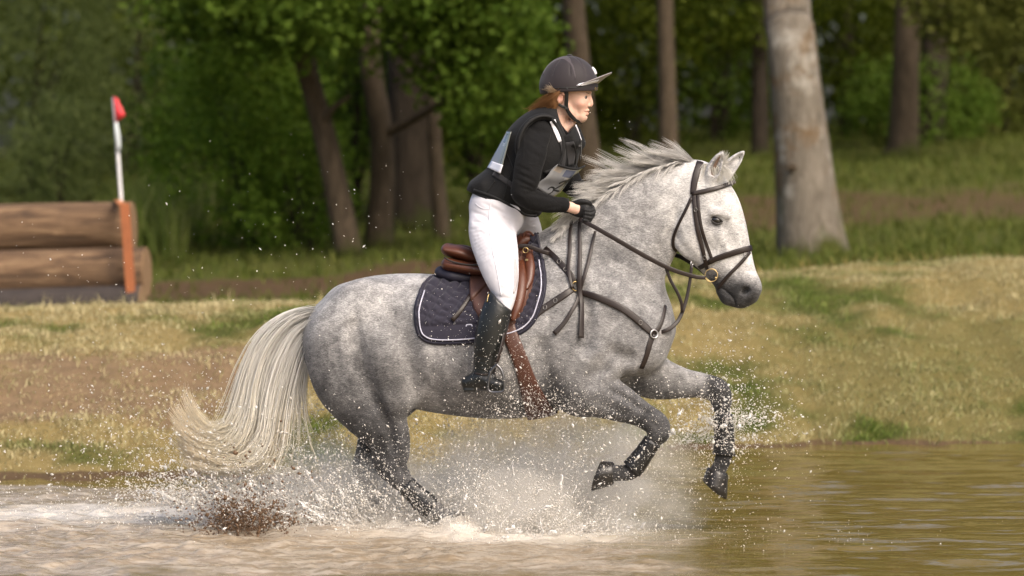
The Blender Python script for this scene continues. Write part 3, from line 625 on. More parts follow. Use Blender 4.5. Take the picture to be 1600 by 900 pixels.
# mane: locks rooted along the crest, swept back by the speed
crest = crom([(1092, 255), (1072, 252), (1045, 259), (1018, 267), (990, 281), (968, 297), (945, 310), (924, 325), (905, 340), (884, 356)], 200)
def mane_paths(n, seed, nc=84, conv=.9, sc=1.):
    R = np.random.default_rng(seed); out = np.zeros((n, 11, 3)); cu = np.sort(R.uniform(.03, 1, nc)); crr = {}; ca = np.clip(R.normal(0, .28, nc), -.45, .40); cl = R.uniform(.7, 1.25, nc); cb = np.clip(R.normal(0, .35, nc), -.6, .6)
    for k in range(n):
        c = R.integers(nc); u = np.clip(cu[c] + R.normal(0, .006), 0, 1); r = crest[int(u * 199)] + np.array([R.normal(0, 1.5), R.uniform(0, 5)])
        tl = np.interp(u, [0, .12, .35, .6, .8, 1], [52, 74, 78, 74, 56, 38]) * cl[c] * sc * R.uniform(.7, 1.03)
        a0 = np.interp(u, [0, .1, .3, .6, .8, 1], [.75, .75, .55, .35, .1, -.2]) + ca[c] * .5 + R.normal(0, .09)
        a1 = np.interp(u, [0, .1, .3, .6, .8, 1], [.55, .22, .02, -.25, -.8, -1.1]) + ca[c] + cb[c] * .5 + R.normal(0, .16)
        t = np.linspace(0, 1, 11); ang = a0 + (a1 - a0) * t + .35 * cb[c] * np.sin(t * 5); ds = tl / 10
        ang = ang + (R.normal(0, .05)) * (1 - t * 1.6); x = r[0] - np.concatenate([[0], np.cumsum(np.cos(ang[1:]) * ds)]); y = r[1] - np.concatenate([[0], np.cumsum(np.sin(ang[1:]) * ds)])
        if c not in crr: crr[c] = (x.copy(), y.copy(), R.normal(0, .012), R.normal(0, .02))
        else:
            e = t ** .8 * conv; x = x * (1 - e) + crr[c][0] * e; y = y * (1 - e) + crr[c][1] * e
        out[k] = P(x, y, crr[c][2] + R.normal(0, .004) + np.interp(u, [0, .6, 1], [-.015, -.03, -.075]) * (.3 + t) + crr[c][3] * t)
    return out
def fringe(n, seed):                             # short locks falling on the near side of the crest
    R = np.random.default_rng(seed); out = np.zeros((n, 11, 3)); t = np.linspace(0, 1, 11)
    for k in range(n):
        u = R.uniform(.12, .97); r = crest[int(u * 199)]; L = R.uniform(18, 42) * (1 if u < .7 else 1.2); c = round(u * 40) * 1.7
        x = r[0] - L * (.75 + .2 * math.sin(c)) * t; y = r[1] + 4 - 8 * np.sin(t * 2.2) + L * (.55 + .3 * math.sin(c * 2.3)) * t ** 1.6
        out[k] = P(x, y, -.02 - .05 * t - R.uniform(0, .02))
    return out
MP = np.vstack([mane_paths(2000, 5, 90, .62), mane_paths(2200, 15, 170, .35, .7), fringe(800, 6)])
strands('mane', MP, RNG.uniform(.0006, .0013, len(MP)), M_MANE, HORSE)
def forelock(n, seed):
    R = np.random.default_rng(seed); out = np.zeros((n, 11, 3)); t = np.linspace(0, 1, 11)
    for k in range(n):
        s = R.uniform(0, 1); up = R.uniform() < .3
        if up: x = 1120 + 10 * s + t * R.uniform(2, 14); y = 262 - t * R.uniform(14, 34) + 6 * t * t; l = .01 + R.normal(0, .008) + 0 * t
        else: x = 1106 + 16 * s + t * R.uniform(-22, 32); y = 262 + 4 * s - 12 * np.sin(t * 2.4) + t * t * R.uniform(18, 34); l = -.02 - .05 * t * R.uniform(.5, 1.2)
        out[k] = P(x, y, l)
    return out
strands('forelock', forelock(520, 8), RNG.uniform(.0009, .0018, 520), hair_mat('pale_forelock_hair', [(0, (.5, .48, .44)), (1, (.72, .69, .62))]), HORSE)
strap('ear_lining', HORSE, [(1113, 277), (1115, 266), (1119, 254), (1125, 244)], [3, 8, 7, 2], simple('brown_ear_lining', (.13, .085, .06), .8, .4, 120), th=.003, lift=-.0012, sm=1, n=12)
# eyes
M_HEYE = simple('dark_horse_eye', (.008, .006, .005), .06, .2, 40, spec=.8)
M_LID = simple('dark_eyelid_skin', (.022, .019, .018), .4, .3, 90)
def uvs(c, r, sx=1, sy=1, sz=1, n=16, m=10, rot=0.):
    V = []; 
    for i in range(m + 1):
        th = math.pi * i / m
        for j in range(n):
            a = 2 * math.pi * j / n; x, y, z = r * sx * math.sin(th) * math.cos(a), r * sy * math.sin(th) * math.sin(a), r * sz * math.cos(th)
            V.append((c[0] + x * math.cos(rot) - z * math.sin(rot), c[1] + y, c[2] + z * math.cos(rot) + x * math.sin(rot)))
    i = np.arange(m)[:, None] * n; j = np.arange(n)[None]; k = (j + 1) % n
    return np.array(V), np.stack([i + j, i + n + j, i + n + k, i + k], -1).reshape(-1, 4)
h, nn = hit(1119, 344)
for s in (1, -1):
    c = np.array([h[0], s * (h[1] + .010), h[2]]); obj_np('eye', *uvs(c, .0275, 1.05, .75, .74, rot=-.3), M_HEYE, HORSE)
    lid = []
    for dz, l0, l1 in ((1, .0, 1), (-1, 0, 1)):
        t = np.linspace(-1, 1, 13); p = c + np.stack([t * .029 + .0 * t, -s * (.0105 + .008 * (1 - t * t)), dz * .0150 * (1 - np.abs(t) ** 2.2) - t * .008], 1)
        lid.append(sweep(p, .0034, .0034, None, 8))
    obj_np('eyelid', *joinm(lid), M_LID, HORSE)
# ================================================================ RIDER
def cloth(name, col, rough=.75, sheen=.2, wr=.5, scale=18., bd=.012, var=.2, spec=.3):
    g = NT(name); v = g.coord(); f = g.noise(scale, 3, .5, v, 1.2); f2 = g.noise(600, 2, .5, v)
    c = g.mix(g.noise(9, 4, .5, v), tuple(x * (1 - var) for x in col), tuple(min(1, x * (1 + var)) for x in col))
    g.bump(g.math('MULTIPLY_ADD', f2, .08, f), wr, bd)
    return g.fin(c, rough, **{'Sheen Weight': sheen, 'Specular IOR Level': spec})
M_SKIN = NT('fair_skin'); _v = M_SKIN.coord()
_c = M_SKIN.mix(M_SKIN.noise(30, 4, .6, _v), (.60, .36, .27), (.70, .48, .38)); M_SKIN.bump(M_SKIN.noise(500, 3, .6, _v), .15, .001)
_c = M_SKIN.mix(M_SKIN.math('MULTIPLY', M_SKIN.attr('flush'), .65), _c, (.46, .13, .09))
M_SKIN = M_SKIN.fin(_c, .5, **{'Subsurface Weight': .12, 'Subsurface Radius': (.01, .004, .002), 'Subsurface Scale': .5, 'Specular IOR Level': .35})
M_SHIRT = cloth('black_stretch_shirt', (.0065, .0065, .007), .85, .05, .55, 15, .010, spec=.15)
M_VEST = cloth('black_vest_cloth', (.0055, .0055, .006), .8, .04, .4, 30, .006)
M_VRIM = cloth('black_vest_binding', (.009, .009, .0095), .7, .04, .3, 40, .003)
M_WEB = cloth('dark_grey_webbing', (.026, .025, .027), .7, .1, .3, 80, .002)
M_BREECH = cloth('white_breeches_cloth', (.64, .63, .68), .75, .05, .22, 9, .012, .04)
M_RBOOT = simple('black_riding_boot_leather', (.010, .011, .011), .32, .4, 18, .5, 30, bdist=.004)
M_GLOVE = cloth('black_glove_cloth', (.007, .007, .008), .6, .04, .6, 60, .004)
M_HELM = cloth('charcoal_helmet_cloth', (.024, .019, .022), .65, .15, .1, 60, .002)
M_HELM2 = cloth('grey_helmet_panel', (.055, .046, .052), .7, .2, .1, 60, .002)
M_PEAKT = simple('grey_satin_peak', (.30, .28, .29), .35, .1, 40)
M_REFL = simple('white_reflective_tape', (.80, .80, .86), .4, .06, 60)
M_BLK = simple('black_webbing', (.010, .010, .010), .55, .3, 80)
PER = empty('person', (0, 0, 0), -YAW)
tag(PER, 'rider in white breeches, black vest and dark helmet leaning forward on the grey horse', 'person')
NEAR_ARM = [(842, 206, 20, -.150, .045), (834, 224, 23, -.192, .047), (827, 256, 22.5, -.226, .046), (821, 285, 20.5, -.242, .043), (818, 303, 18.5, -.243, .042), (836, 313, 16.5, -.23, .039), (860, 319, 13.5, -.198, .033), (882, 321, 10, -.165, .028)]
FAR_ARM = [(862, 206, 20, .150, .045), (868, 228, 25, .195, .05), (878, 258, 23, .23, .048), (888, 280, 20, .235, .044), (896, 290, 17, .23, .042), (912, 299, 14, .20, .036), (930, 307, 10, .16, .028)]
NEAR_LEG = [(778, 332, 42, -.085, .095), (770, 362, 38, -.16, .088), (776, 396, 34, -.235, .078), (783, 428, 27.5, -.285, .066), (788, 452, 20, -.308, .058), (789, 468, 15.5, -.315, .05), (788, 484, 11, -.325, .042)]
FAR_LEG = [(795, 335, 40, .085, .095), (812, 356, 34, .17, .085), (820, 392, 32, .25, .075), (822, 430, 26, .295, .066), (818, 455, 20, .315, .058), (812, 475, 17, .33, .05)]
TORSO = [(860, 204, 22, 0, .08), (854, 224, 34, 0, .14), (842, 248, 46, 0, .155), (820, 280, 42, 0, .14), (795, 310, 38, 0, .14), (778, 332, 40, 0, .16)]
BOOT_N = [(784, 458, 18, -.325, .058), (776, 486, 23, -.345, .062), (767, 520, 24, -.357, .058), (760, 555, 20, -.362, .048), (757, 580, 17, -.362, .042)]
BOOT_F = [(x + 34, y, r, -l, ry) for x, y, r, l, ry in BOOT_N]
def body_field():
    q = lambda a, b: (P(a, 300)[0], P(b, 300)[0]); zz = lambda y: P(800, y)[2]
    f = Field(axis((q(712, 845)[0], q(712, 845)[1], .008), (q(845, 935)[0], q(845, 935)[1], .0027), (q(935, 960)[0], q(935, 960)[1], .006)),
              axis((-.43, -.092, .008), (-.092, .092, .0027), (.092, .43, .008)), axis((zz(620), zz(212), .008), (zz(212), zz(80), .0027)))
    T = f.tube
    T(TORSO, .03, grow=-.012); T(NEAR_ARM[:-2], .03, grow=-.016); T(FAR_ARM[:-2], .03, grow=-.016); T(NEAR_ARM[-3:], .02, grow=-.007); T(FAR_ARM[-3:], .02, grow=-.007); T(NEAR_LEG[:-2], .03, grow=-.02); T(FAR_LEG[:-2], .03, grow=-.02)
    T([(788, 448, 10, -.305, .03), (787, 475, 8, -.325, .022)] + [(a, b, r - 9, l, ry - .028) for a, b, r, l, ry in BOOT_N[1:]], .02); T([(818, 448, 10, .31, .03), (814, 475, 8, .325, .022)] + [(a, b, r - 9, l, ry - .028) for a, b, r, l, ry in BOOT_F[1:]], .02)
    T([(750, 592, 9, -.362, .03), (772, 598, 8, -.37, .03)], .02); T([(784, 592, 9, .362, .03), (806, 598, 8, .37, .03)], .02)
    T([(884, 322, 8, -.16, .02), (900, 326, 9, -.14, .02), (912, 330, 8, -.13, .02)], .01); T([(932, 309, 8, .155, .02), (945, 314, 9, .13, .02)], .01)
    # neck and head
    T([(862, 212, 24, 0, .085), (868, 192, 18, 0, .058), (876, 168, 19, 0, .054), (882, 152, 20, 0, .056)], .02)
    T([(893, 193, 5, -.012, .012), (880, 206, 5, -.012, .012)], .02, mirror=True)
    f.blob(885, 130, 0, .102, .078, .105, .02)
    T([(901, 138, 20, 0, .064), (903, 154, 18.5, 0, .060), (904, 168, 14, 0, .050), (905, 178, 10, 0, .038)], .02)
    T([(882, 163, 6, -.052, .012), (888, 174, 6.5, -.044, .014), (899, 181.5, 7, -.026, .018), (908, 182.5, 7, 0, .022)], .022, mirror=True)   # jaw
    f.blob(911.5, 182.5, 0, .014, .018, .015, .012)
    f.blob(907, 162.5, -.038, .016, .016, .014, .02, mirror=True)                                        # cheekbone
    T([(919.5, 145, 2.5, -.030, .012), (920.8, 144.5, 3, -.012, .012), (921, 145, 3, 0, .01)], .008, mirror=True)  # brow
    T([(921, 149, 2.2, 0, .0065), (923, 156, 2.8, 0, .0075), (923.6, 162, 3.4, 0, .0088)], .009)          # nose
    T([(920.3, 165, 2.2, -.0095, .006), (922.6, 164.6, 2.2, -.003, .006)], .007, mirror=True)
    f.blob(920.6, 167.0, -.0075, .003, .003, .0018, .003, True, mirror=True)
    T([(913.5, 173.6, 1.4, -.020, .006), (917, 173.0, 2.1, -.008, .008), (918, 172.8, 2.3, 0, .008)], .008, mirror=True)  # upper lip
    T([(913, 176.4, 1.4, -.018, .006), (916, 177.0, 2.1, -.008, .008), (916.8, 177.2, 2.3, 0, .008)], .008, mirror=True)
    T([(912, 174.3, .5, -.026, .004), (917, 174.9, .6, -.012, .006), (920, 174.9, .6, 0, .008)], .003, True, mirror=True)
    f.blob(915.5, 181, 0, .004, .014, .004, .008, True)
    f.blob(917.2, 152, -.033, .008, .0125, .0065, .012, True, mirror=True)                               # eye sockets
    T([(910.5, 150.4, 1.2, -.041, .007), (914.4, 148.9, 1.5, -.033, .008), (916.4, 149.4, 1.2, -.022, .007)], .006, mirror=True)   # upper lid
    # ears
    f.blob(874.5, 153, -.079, .017, .010, .028, .008, rot=-.2, mirror=True)
    T([(869, 150, 2, -.090, .006), (871, 143.5, 2, -.092, .006), (877, 143, 2, -.090, .006), (881, 148, 1.8, -.086, .005)], .004, mirror=True)
    f.blob(875.5, 152.5, -.092, .008, .008, .014, .004, True, rot=-.2, mirror=True)
    return f
BV, BQ = body_field().mesh(1)
bx, by = proj(BV)
flush = np.exp(-((bx - 907) / 8) ** 2 - ((by - 164) / 6) ** 2) * .5 + .9 * np.exp(-((bx - 919) / 4.5) ** 2 - ((by - 175.2) / 2.6) ** 2) + .7 * np.exp(-((bx - 876) / 7) ** 2 - ((by - 152) / 9) ** 2) + .3 * np.exp(-((bx - 925) / 4) ** 2 - ((by - 163) / 5) ** 2)
pb = obj_np('body', BV, BQ, M_SKIN, PER); vcol(pb, 'flush', np.clip(flush, 0, 1))
M_EYEW = NT('eye'); _d = M_EYEW.n('VectorMath', operation='DISTANCE'); M_EYEW.set(_d.inputs[0], M_EYEW.coord()); 
_ec = P(913.6, 152.2, -.0325); _d.inputs[1].default_value = tuple(_ec + np.array([.0085, -.0045, 0]))
_k = M_EYEW.ramp(_d.outputs['Value'], [(0, (.005, .005, .005)), (.003, (.012, .014, .014)), (.0065, (.035, .04, .035)), (.0070, (.30, .24, .21)), (1, (.30, .24, .21))]); _k.node.color_ramp.interpolation = 'LINEAR'
M_EYEW = M_EYEW.fin(_k, .1)
for s in (1, -1): obj_np('eye', *uvs(_ec * np.array([1, s, 1]), .0108, n=20, m=14), M_EYEW, PER)
for s in (1, -1):
    p = crom([(909, 146.4, -.048), (913.5, 144.9, -.042), (918, 145.2, -.031), (920.5, 146.2, -.019)], 8); p = P(p[:, 0], p[:, 1], p[:, 2]) * np.array([1, s, 1])
    obj_np('eyebrow', *sweep(p, .0016, .0022), simple('brown_eyebrow', (.10, .05, .025), .7), PER)
    p = crom([(910.8, 152.0, -.0445), (914.2, 150.4, -.0415), (917.6, 151.0, -.033)], 7); p = P(p[:, 0], p[:, 1], p[:, 2]) * np.array([1, s, 1])
    obj_np('eyelash', *sweep(p, .0009, .0013), M_BLK, PER)
def cfield(name, mat, tubes, res, box, k=.03, cutf=None, sm=2, extra=None, parent=PER, folds=None):
    x0, x1, y0, y1, l0, l1 = box; f = Field(AX(x0, x1, res), np.arange(l0, l1, res), AZ(y1, y0, res))
    for t in tubes: f.tube(t, k)
    if extra: extra(f)
    if cutf: f.cut(cutf)
    V, Q = f.mesh(sm)
    if folds: V = crease(V, folds)
    return obj_np(name, V, Q, mat, parent), BVHTree.FromPolygons([tuple(v) for v in V], [tuple(q) for q in Q])
def line_cut(a, b, lat=0, side=1):               # half space bounded by the line a-b of the profile; keeps what lies above (side=1) or below
    A, B = P(*a, lat), P(*b, lat); d = B - A; n = np.array([-d[2], 0, d[0]]); n /= np.linalg.norm(n)
    return lambda X, Y, Z: -side * ((X - A[0]) * n[0] + (Z - A[2]) * n[2]) + 0 * Y
# shirt (sleeves and collar)
wr = lambda pts, a: [(x + a * math.sin(i * 2.7), y, r * (1 + .05 * math.sin(i * 3.1)), l, ry) for i, (x, y, r, l, ry) in enumerate([tuple(v) for v in crom(pts, 14)])]
def sleeve_folds(f):
    for a, b, l in ((820, 283, -.292), (828, 292, -.290), (824, 274, -.285)): f.tube([(a - 12, b - 2, 1.0, l + .006, .003), (a, b + 1, 1.4, l + .000, .005), (a + 11, b + 7, .9, l + .012, .003)], .014, True)
SH, SHB = cfield('shirt', M_SHIRT, [wr(NEAR_ARM[:-1] + [(879, 320, 12, -.168, .032)], .6), wr(FAR_ARM, .6), [(854, 210, 24, 0, .10), (848, 228, 34, 0, .145), (840, 250, 40, 0, .15)], [(886, 212, 6, -.02, .02), (880, 207, 6, -.045, .014), (868, 192, 7, -.062, .012)], [(886, 212, 6, .02, .02), (880, 207, 6, .045, .014), (868, 192, 7, .062, .012)]], .0055, (780, 950, 170, 345, -.33, .33), sm=3, folds=[(806, 280, 838, 296, 6, 2.6), (808, 270, 836, 284, 5, 2.6), (812, 292, 846, 304, 6, 2.4), (822, 302, 858, 308, 5, 2.2), (806, 258, 830, 270, 3.5, 3), (848, 306, 872, 312, 3.5, 2), (850, 326, 874, 322, 3, 2), (820, 214, 852, 236, 4, 4), (826, 236, 852, 250, 3, 3.5), (806, 300, 822, 312, -5, 4)])
# vest
VESTC = [(866, 190, 27, 0, .115), (858, 210, 47, 0, .155), (844, 237, 61, 0, .178), (826, 264, 57, 0, .175), (804, 290, 51, 0, .172), (786, 312, 50, 0, .175), (770, 332, 52, 0, .185)]
def vest_extra(f):
    f.tube([(864, 186, 12, -.07, .045), (882, 196, 13, -.085, .04), (896, 222, 12, -.09, .04)], .03, mirror=True)     # shoulder straps
    f.tube([(760, 290, 18, 0, .15), (748, 292, 14, 0, .13)], .04)
    f.tube([(822, 325, 16, -.06, .06), (834, 326, 14, -.04, .06)], .03)
    f.tube([(840, 208, 22, -.185, .055), (833, 227, 25, -.215, .06), (829, 248, 22, -.235, .055)], .010, True)          # armholes
    f.tube([(860, 206, 25, .175, .055), (864, 226, 29, .21, .06), (868, 246, 25, .235, .055)], .010, True)
    f.tube([(891, 168, 19, 0, .4), (891, 186, 14, 0, .4), (890, 202, 7, 0, .3), (890, 214, 3, 0, .06)], .010, True)                       # neck opening
    f.blob(868, 178, 0, .055, .062, .06, .01, True)
    f.tube([(866, 188, 4.5, -.14, .018), (850, 182, 5, -.165, .02), (832, 187, 5, -.19, .02), (818, 201, 5, -.205, .02), (810, 220, 5, -.208, .02), (810, 238, 5, -.20, .02), (818, 252, 5, -.192, .02)], .012, mirror=True)
_vc = line_cut((738, 300), (842, 342)); _vt = line_cut((738, 297), (800, 327))
VE, VEB = cfield('vest', M_VEST, [VESTC], .005, (725, 925, 165, 350, -.25, .25), cutf=lambda X, Y, Z: np.maximum(_vc(X, Y, Z), _vt(X, Y, Z) - .012), extra=vest_extra)
vst = lambda name, pts, w, mat, **kw: strap(name, VE, pts, w, mat, bvh=VEB, **kw)
arm = [(846, 181), (832, 188), (817, 204), (812, 225), (817, 243)]
vst('armhole_rim', [(862, 184), (850, 181), (834, 185), (819, 199), (811, 218), (810, 236), (817, 250)], 4, M_VRIM, th=.010, lift=-.001)
vst('armhole_rim', [(862, 186), (872, 200), (880, 222), (878, 245), (868, 262), (850, 270)], 5, M_VRIM, th=.012, lift=-.002)
vst('reflective_stripe', [(863, 188), (869, 203), (876, 221)], [9.5, 9.5, 9], M_REFL, th=.003, lift=.002)
vst('reflective_stripe', [(899, 196), (903, 206), (907, 218)], [4, 4, 3.5], M_REFL, th=.003, lift=.002)
vst('strap', [(877, 221), (880, 235), (880, 250), (878, 262)], 8, M_WEB, th=.004, lift=.002)
vst('strap', [(906, 219), (907, 232), (905, 250)], 5, M_WEB, th=.004, lift=.002)
vst('zip_panel', [(890, 222), (893, 240), (891, 258)], [14, 17, 16], M_WEB, th=.003, lift=.001)
vst('zip', [(897, 224), (899, 240), (897, 256)], 2, M_BLK, th=.004, lift=.004)
vst('waist_belt', [(772, 271), (785, 279), (803, 291), (825, 303), (846, 312)], 8, M_WEB, th=.004, lift=.002)
vst('hem', [(741, 297), (756, 302), (775, 309), (792, 318), (808, 328), (824, 336), (838, 336)], 4, M_VRIM, th=.01, lift=-.002)
vst('seam', [(774, 283), (768, 290), (762, 300)], 1.5, M_VRIM, th=.006, lift=-.001)
vst('seam', [(798, 268), (792, 290), (786, 312)], 1.5, M_VRIM, th=.006, lift=-.001)
vst('seam', [(790, 236), (800, 258), (806, 282)], 1.5, M_VRIM, th=.006, lift=-.001)
plate('buckle', VE, hit(880, 230, bvh=VEB)[0], (.4, -1, .2), .018, .013, .006, M_BLK); plate('buckle', VE, hit(905, 228, bvh=VEB)[0], (.6, -1, .2), .012, .012, .006, M_BLK)
# breeches
def br_extra(f):
    for a, b, c, d, l in ((742, 338, 778, 346, -.19), (744, 350, 786, 362, -.225), (752, 322, 786, 334, -.17), (790, 352, 806, 372, -.20), (788, 345, 800, 350, -.17)): f.tube([(a, b, .9, l + .02, .003), ((a + c) / 2, (b + d) / 2, 1.3, l - .008, .005), (c, d, .9, l + .02, .003)], .016, True)
_kc = line_cut((768, 470), (800, 486), -.3)
BR, BRB = cfield('breeches', M_BREECH, [NEAR_LEG, FAR_LEG, [(776, 322, 42, 0, .16), (778, 340, 42, 0, .155)]], .0055, (720, 870, 285, 495, -.4, .4), .05, sm=6, folds=[(738, 330, 782, 352, 7, 3.2), (742, 346, 790, 366, 6, 3.2), (746, 362, 776, 372, 4, 3), (792, 340, 806, 372, 6, 3), (782, 336, 800, 356, 5, 3), (756, 318, 790, 334, 5, 3), (786, 420, 806, 428, 3, 2.4), (778, 436, 806, 444, 4, 2.6), (782, 450, 806, 456, 4, 2.4), (764, 400, 790, 396, 2.5, 3), (772, 462, 800, 468, 4, 2.5), (760, 384, 792, 384, -2, 6)])
strap('side_seam', BR, [(768, 312), (764, 340), (768, 380), (776, 420), (781, 448), (783, 462)], 1.6, M_BREECH, bvh=BRB, th=.004, lift=-.0015)
strap('pocket', BR, [(743, 318), (749, 324), (757, 327), (768, 327)], 1.6, M_BREECH, bvh=BRB, th=.004, lift=-.0015)
strap('knee_grip', BR, [(804, 405), (806, 425), (806, 445), (802, 458)], [4, 8, 8, 3], simple('pale_grey_knee_grip', (.42, .40, .42), .6), bvh=BRB, th=.003, lift=0)
# boots
def boot(rows, s, px):
    f = Field(AX(px - 60, px + 70, .0055), np.arange(-.44, -.28, .0055) if s < 0 else np.arange(.28, .44, .0055), AZ(625, 440, .0055))
    f.tube(rows, .02)
    l = rows[-1][3]
    f.tube([(px - 26, 598, 11, l, .034), (px - 6, 594, 15, l, .040), (px + 12, 599, 11, l - s * -.012, .038), (px + 24, 602, 9, l - s * -.02, .032)], .02)
    f.tube([(px - 29, 609, 5, l, .03), (px - 16, 609, 5, l, .03)], .008); f.tube([(px - 4, 607, 3.5, l, .034), (px + 26, 608, 3.5, l - s * -.02, .032)], .008)
    for q in range(5): f.tube([(px - 16 + q, 556 + q * 7, 1.5, l - .05 * -s, .012), (px + 4, 560 + q * 7, 2, l - .052 * -s, .012), (px + 22, 554 + q * 7, 1.5, l - .04 * -s, .012)], .012, True)
    c = line_cut((px + 6, 452), (px + 42, 484), rows[0][3]); d = line_cut((px - 10, 456), (px + 20, 450), rows[0][3])
    f.cut(lambda X, Y, Z: np.maximum(-c(X, Y, Z), -d(X, Y, Z)))
    V, Q = f.mesh(2); return obj_np('boot', V, Q, M_RBOOT, PER), BVHTree.FromPolygons([tuple(v) for v in V], [tuple(q) for q in Q])
B1, B1B = boot(BOOT_N, -1, 757); boot(BOOT_F, 1, 791)
strap('boot_badge', B1, [(761, 472), (762.5, 465), (764, 460)], [4, 2, 4], M_BRASS, bvh=B1B, th=.003, lift=.001)
strap('spur_strap', B1, [(742, 583), (758, 586), (774, 581)], 3, M_STRAP, bvh=B1B, th=.004, lift=.001)
# stirrup hangs from the saddle and carries the foot
strap('stirrup_leather', SAD, [(789, 492, -.33), (787, 520, -.375), (781, 548, -.405), (775, 566, -.415)], 6.5, M_STRAP, free=True, th=.005, edge_up=(.8, -.6, 0))
_s = [(776, 570), (767, 580), (763, 598), (764, 611), (776, 613), (787, 610), (787, 592), (783, 578), (776, 570)]
a = crom(_s, 40); V, Q = sweep(P(a[:, 0], a[:, 1], np.full(40, -.415)), .004, .006, np.tile([0, -1., 0], (40, 1)), 8, cap=False); obj_np('stirrup_iron', V, Q, simple('dark_wet_steel', (.16, .16, .17), .3, .2, 90, metal=1.), SAD)
# gloves
def glove(c, s, l0):
    x, y = c; f = Field(AX(x - 40, x + 45, .0028), np.arange(l0 - .07, l0 + .07, .0028), AZ(y + 30, y - 30, .0028))
    L = lambda d: l0 + d * -s
    f.tube([(x - 20, y - 5, 10, L(.022), .024), (x - 14, y - 4, 9.5, L(.018), .024), (x - 2, y - 1, 12, L(.008), .024), (x + 8, y + 1, 11.5, L(0), .022)], .010)
    for q, (dy, ln) in enumerate(((-8, 1.), (-2.5, 1.08), (3, 1.02), (8, .85))):
        f.tube([(x + 6, y + dy, 4, L(.012 - q * .003), .011), (x + 15 * ln, y + dy + 1, 3.9, L(.016), .0105), (x + 21 * ln, y + dy + 5, 3.7, L(.004), .0105), (x + 17 * ln, y + dy + 9, 3.4, L(-.014), .010), (x + 9 * ln, y + dy + 8, 3.2, L(-.020), .009)], .0045)
    f.tube([(x - 10, y - 9, 4.5, L(-.006), .012), (x + 2, y - 13, 4.2, L(-.012), .011), (x + 13, y - 12, 3.6, L(-.008), .010), (x + 18, y - 9, 2.8, L(0), .009)], .006)
    V, Q = f.mesh(1); return obj_np('glove', V, Q, M_GLOVE, PER), BVHTree.FromPolygons([tuple(v) for v in V], [tuple(q) for q in Q])
G1, G1B = glove((905, 328), -1, -.135); glove((950, 316), 1, .13)
strap('glove_cuff', G1, [(887, 311), (888, 320), (887, 332)], 4, M_BLK, bvh=G1B, th=.005, lift=0); h, nn = hit(892, 321, bvh=G1B)
if h is not None: plate('glove_stud', G1, h, nn, .011, .011, .003, M_REFL)
# helmet
HC = P(889, 133, 0); hrx, hry, hrz = 45.5 * MPX, .108, 46 * MPX
HE = None
f = Field(AX(835, 945, .0034), np.arange(-.125, .125, .0034), AZ(158, 80, .0034))
f.blob(0, 0, 0, hrx, hry, hrz, .01, C=HC); f.blob(860, 136, 0, .040, .08, .05, .03)
for s in (-1, 1):
    for ang in (-.55, .15, .75):                 # stitched panel seams
        t = np.linspace(.12, 1.25, 14); pts = [(HC[0] + hrx * math.sin(ang) * 1.0 * math.sin(u) * 1.0, HC[2] + hrz * math.cos(u), .0012, s * hry * math.sin(u) * math.cos(ang), .004) for u in t]
        f.tube(pts, .004, True, n=30, local=True)
_hc = line_cut((845, 147.5), (936, 141.5)); f.cut(_hc)
f.blob(888, 150, 0, .105, .084, .075, .006, True)
V, Q = f.mesh(1); HE = obj_np('helmet', V, Q, M_HELM, PER); HEB = BVHTree.FromPolygons([tuple(v) for v in V], [tuple(q) for q in Q])
hst = lambda name, pts, w, mat, **kw: strap(name, HE, pts, w, mat, bvh=HEB, **kw)
hst('panel', [(848, 118), (855, 104), (866, 95), (878, 90.5), (886, 92), (893, 100), (897, 112), (899, 124)], [3, 6, 9, 10, 9, 4, 2.4, 1.4], M_HELM2, th=.0012, lift=-.0002, sm=1)
hst('band', [(847, 140), (858, 138.5), (875, 137.5), (895, 137), (915, 136.5), (932, 135)], 2.0, M_BLK, th=.003, lift=-.001)
obj_np('button', *uvs(P(890, 87, 0), .012, 1.1, 1.1, .55), M_HELM, HE)
hst('emblem', [(925.5, 105), (929, 110), (931.5, 116)], [2.6, 4.2, 3.2], M_REFL, th=.002, lift=.0015, sm=0)
# peak: a curved visor shell
ph = np.linspace(-1.25, 1.25, 31); rows = []
for k, e in ((0, 0.), (0, .33), (0, .66), (0, 1.), (1, 1.), (1, .66), (1, .33), (1, 0.)):
    base = HC + np.stack([np.cos(ph) * (hrx - .004), np.sin(ph) * (hry - .003), -.004 + .010 * np.cos(ph)], 1)
    ext = .068 * np.clip(np.cos(ph * 1.22), 0, 1) ** .5
    o = base + np.stack([np.cos(ph * .5) * ext * e, np.sin(ph) * .25 * ext * e, ext * e * .60 - .020 * np.abs(np.sin(ph)) ** 1.5 * e], 1)
    o[:, 2] += -.0035 * (1 - k) + .012 * np.sin(e * 1.5) * np.cos(ph); rows.append(o)
V = np.array(rows); n8 = len(rows); i = np.arange(n8)[:, None] * 31; i2 = ((np.arange(n8) + 1) % n8)[:, None] * 31; j = np.arange(30)[None]
Q = np.stack([i + j, i + j + 1, i2 + j + 1, i2 + j], -1).reshape(-1, 4)
pk = obj_np('peak', V.reshape(-1, 3), Q, M_PEAKT, HE)
PKB = BVHTree.FromPolygons([tuple(v) for v in V.reshape(-1, 3)], [tuple(q) for q in Q])
strap('peak_band', HE, [(900, 133), (912, 131), (923, 128.5), (934, 126)], [2, 5, 7, 8], M_REFL, bvh=PKB, th=.002, lift=.001, sm=1)
gl = P(931.5, 138.5, -.035); h, nn = hit(930, 138.6, bvh=HEB)
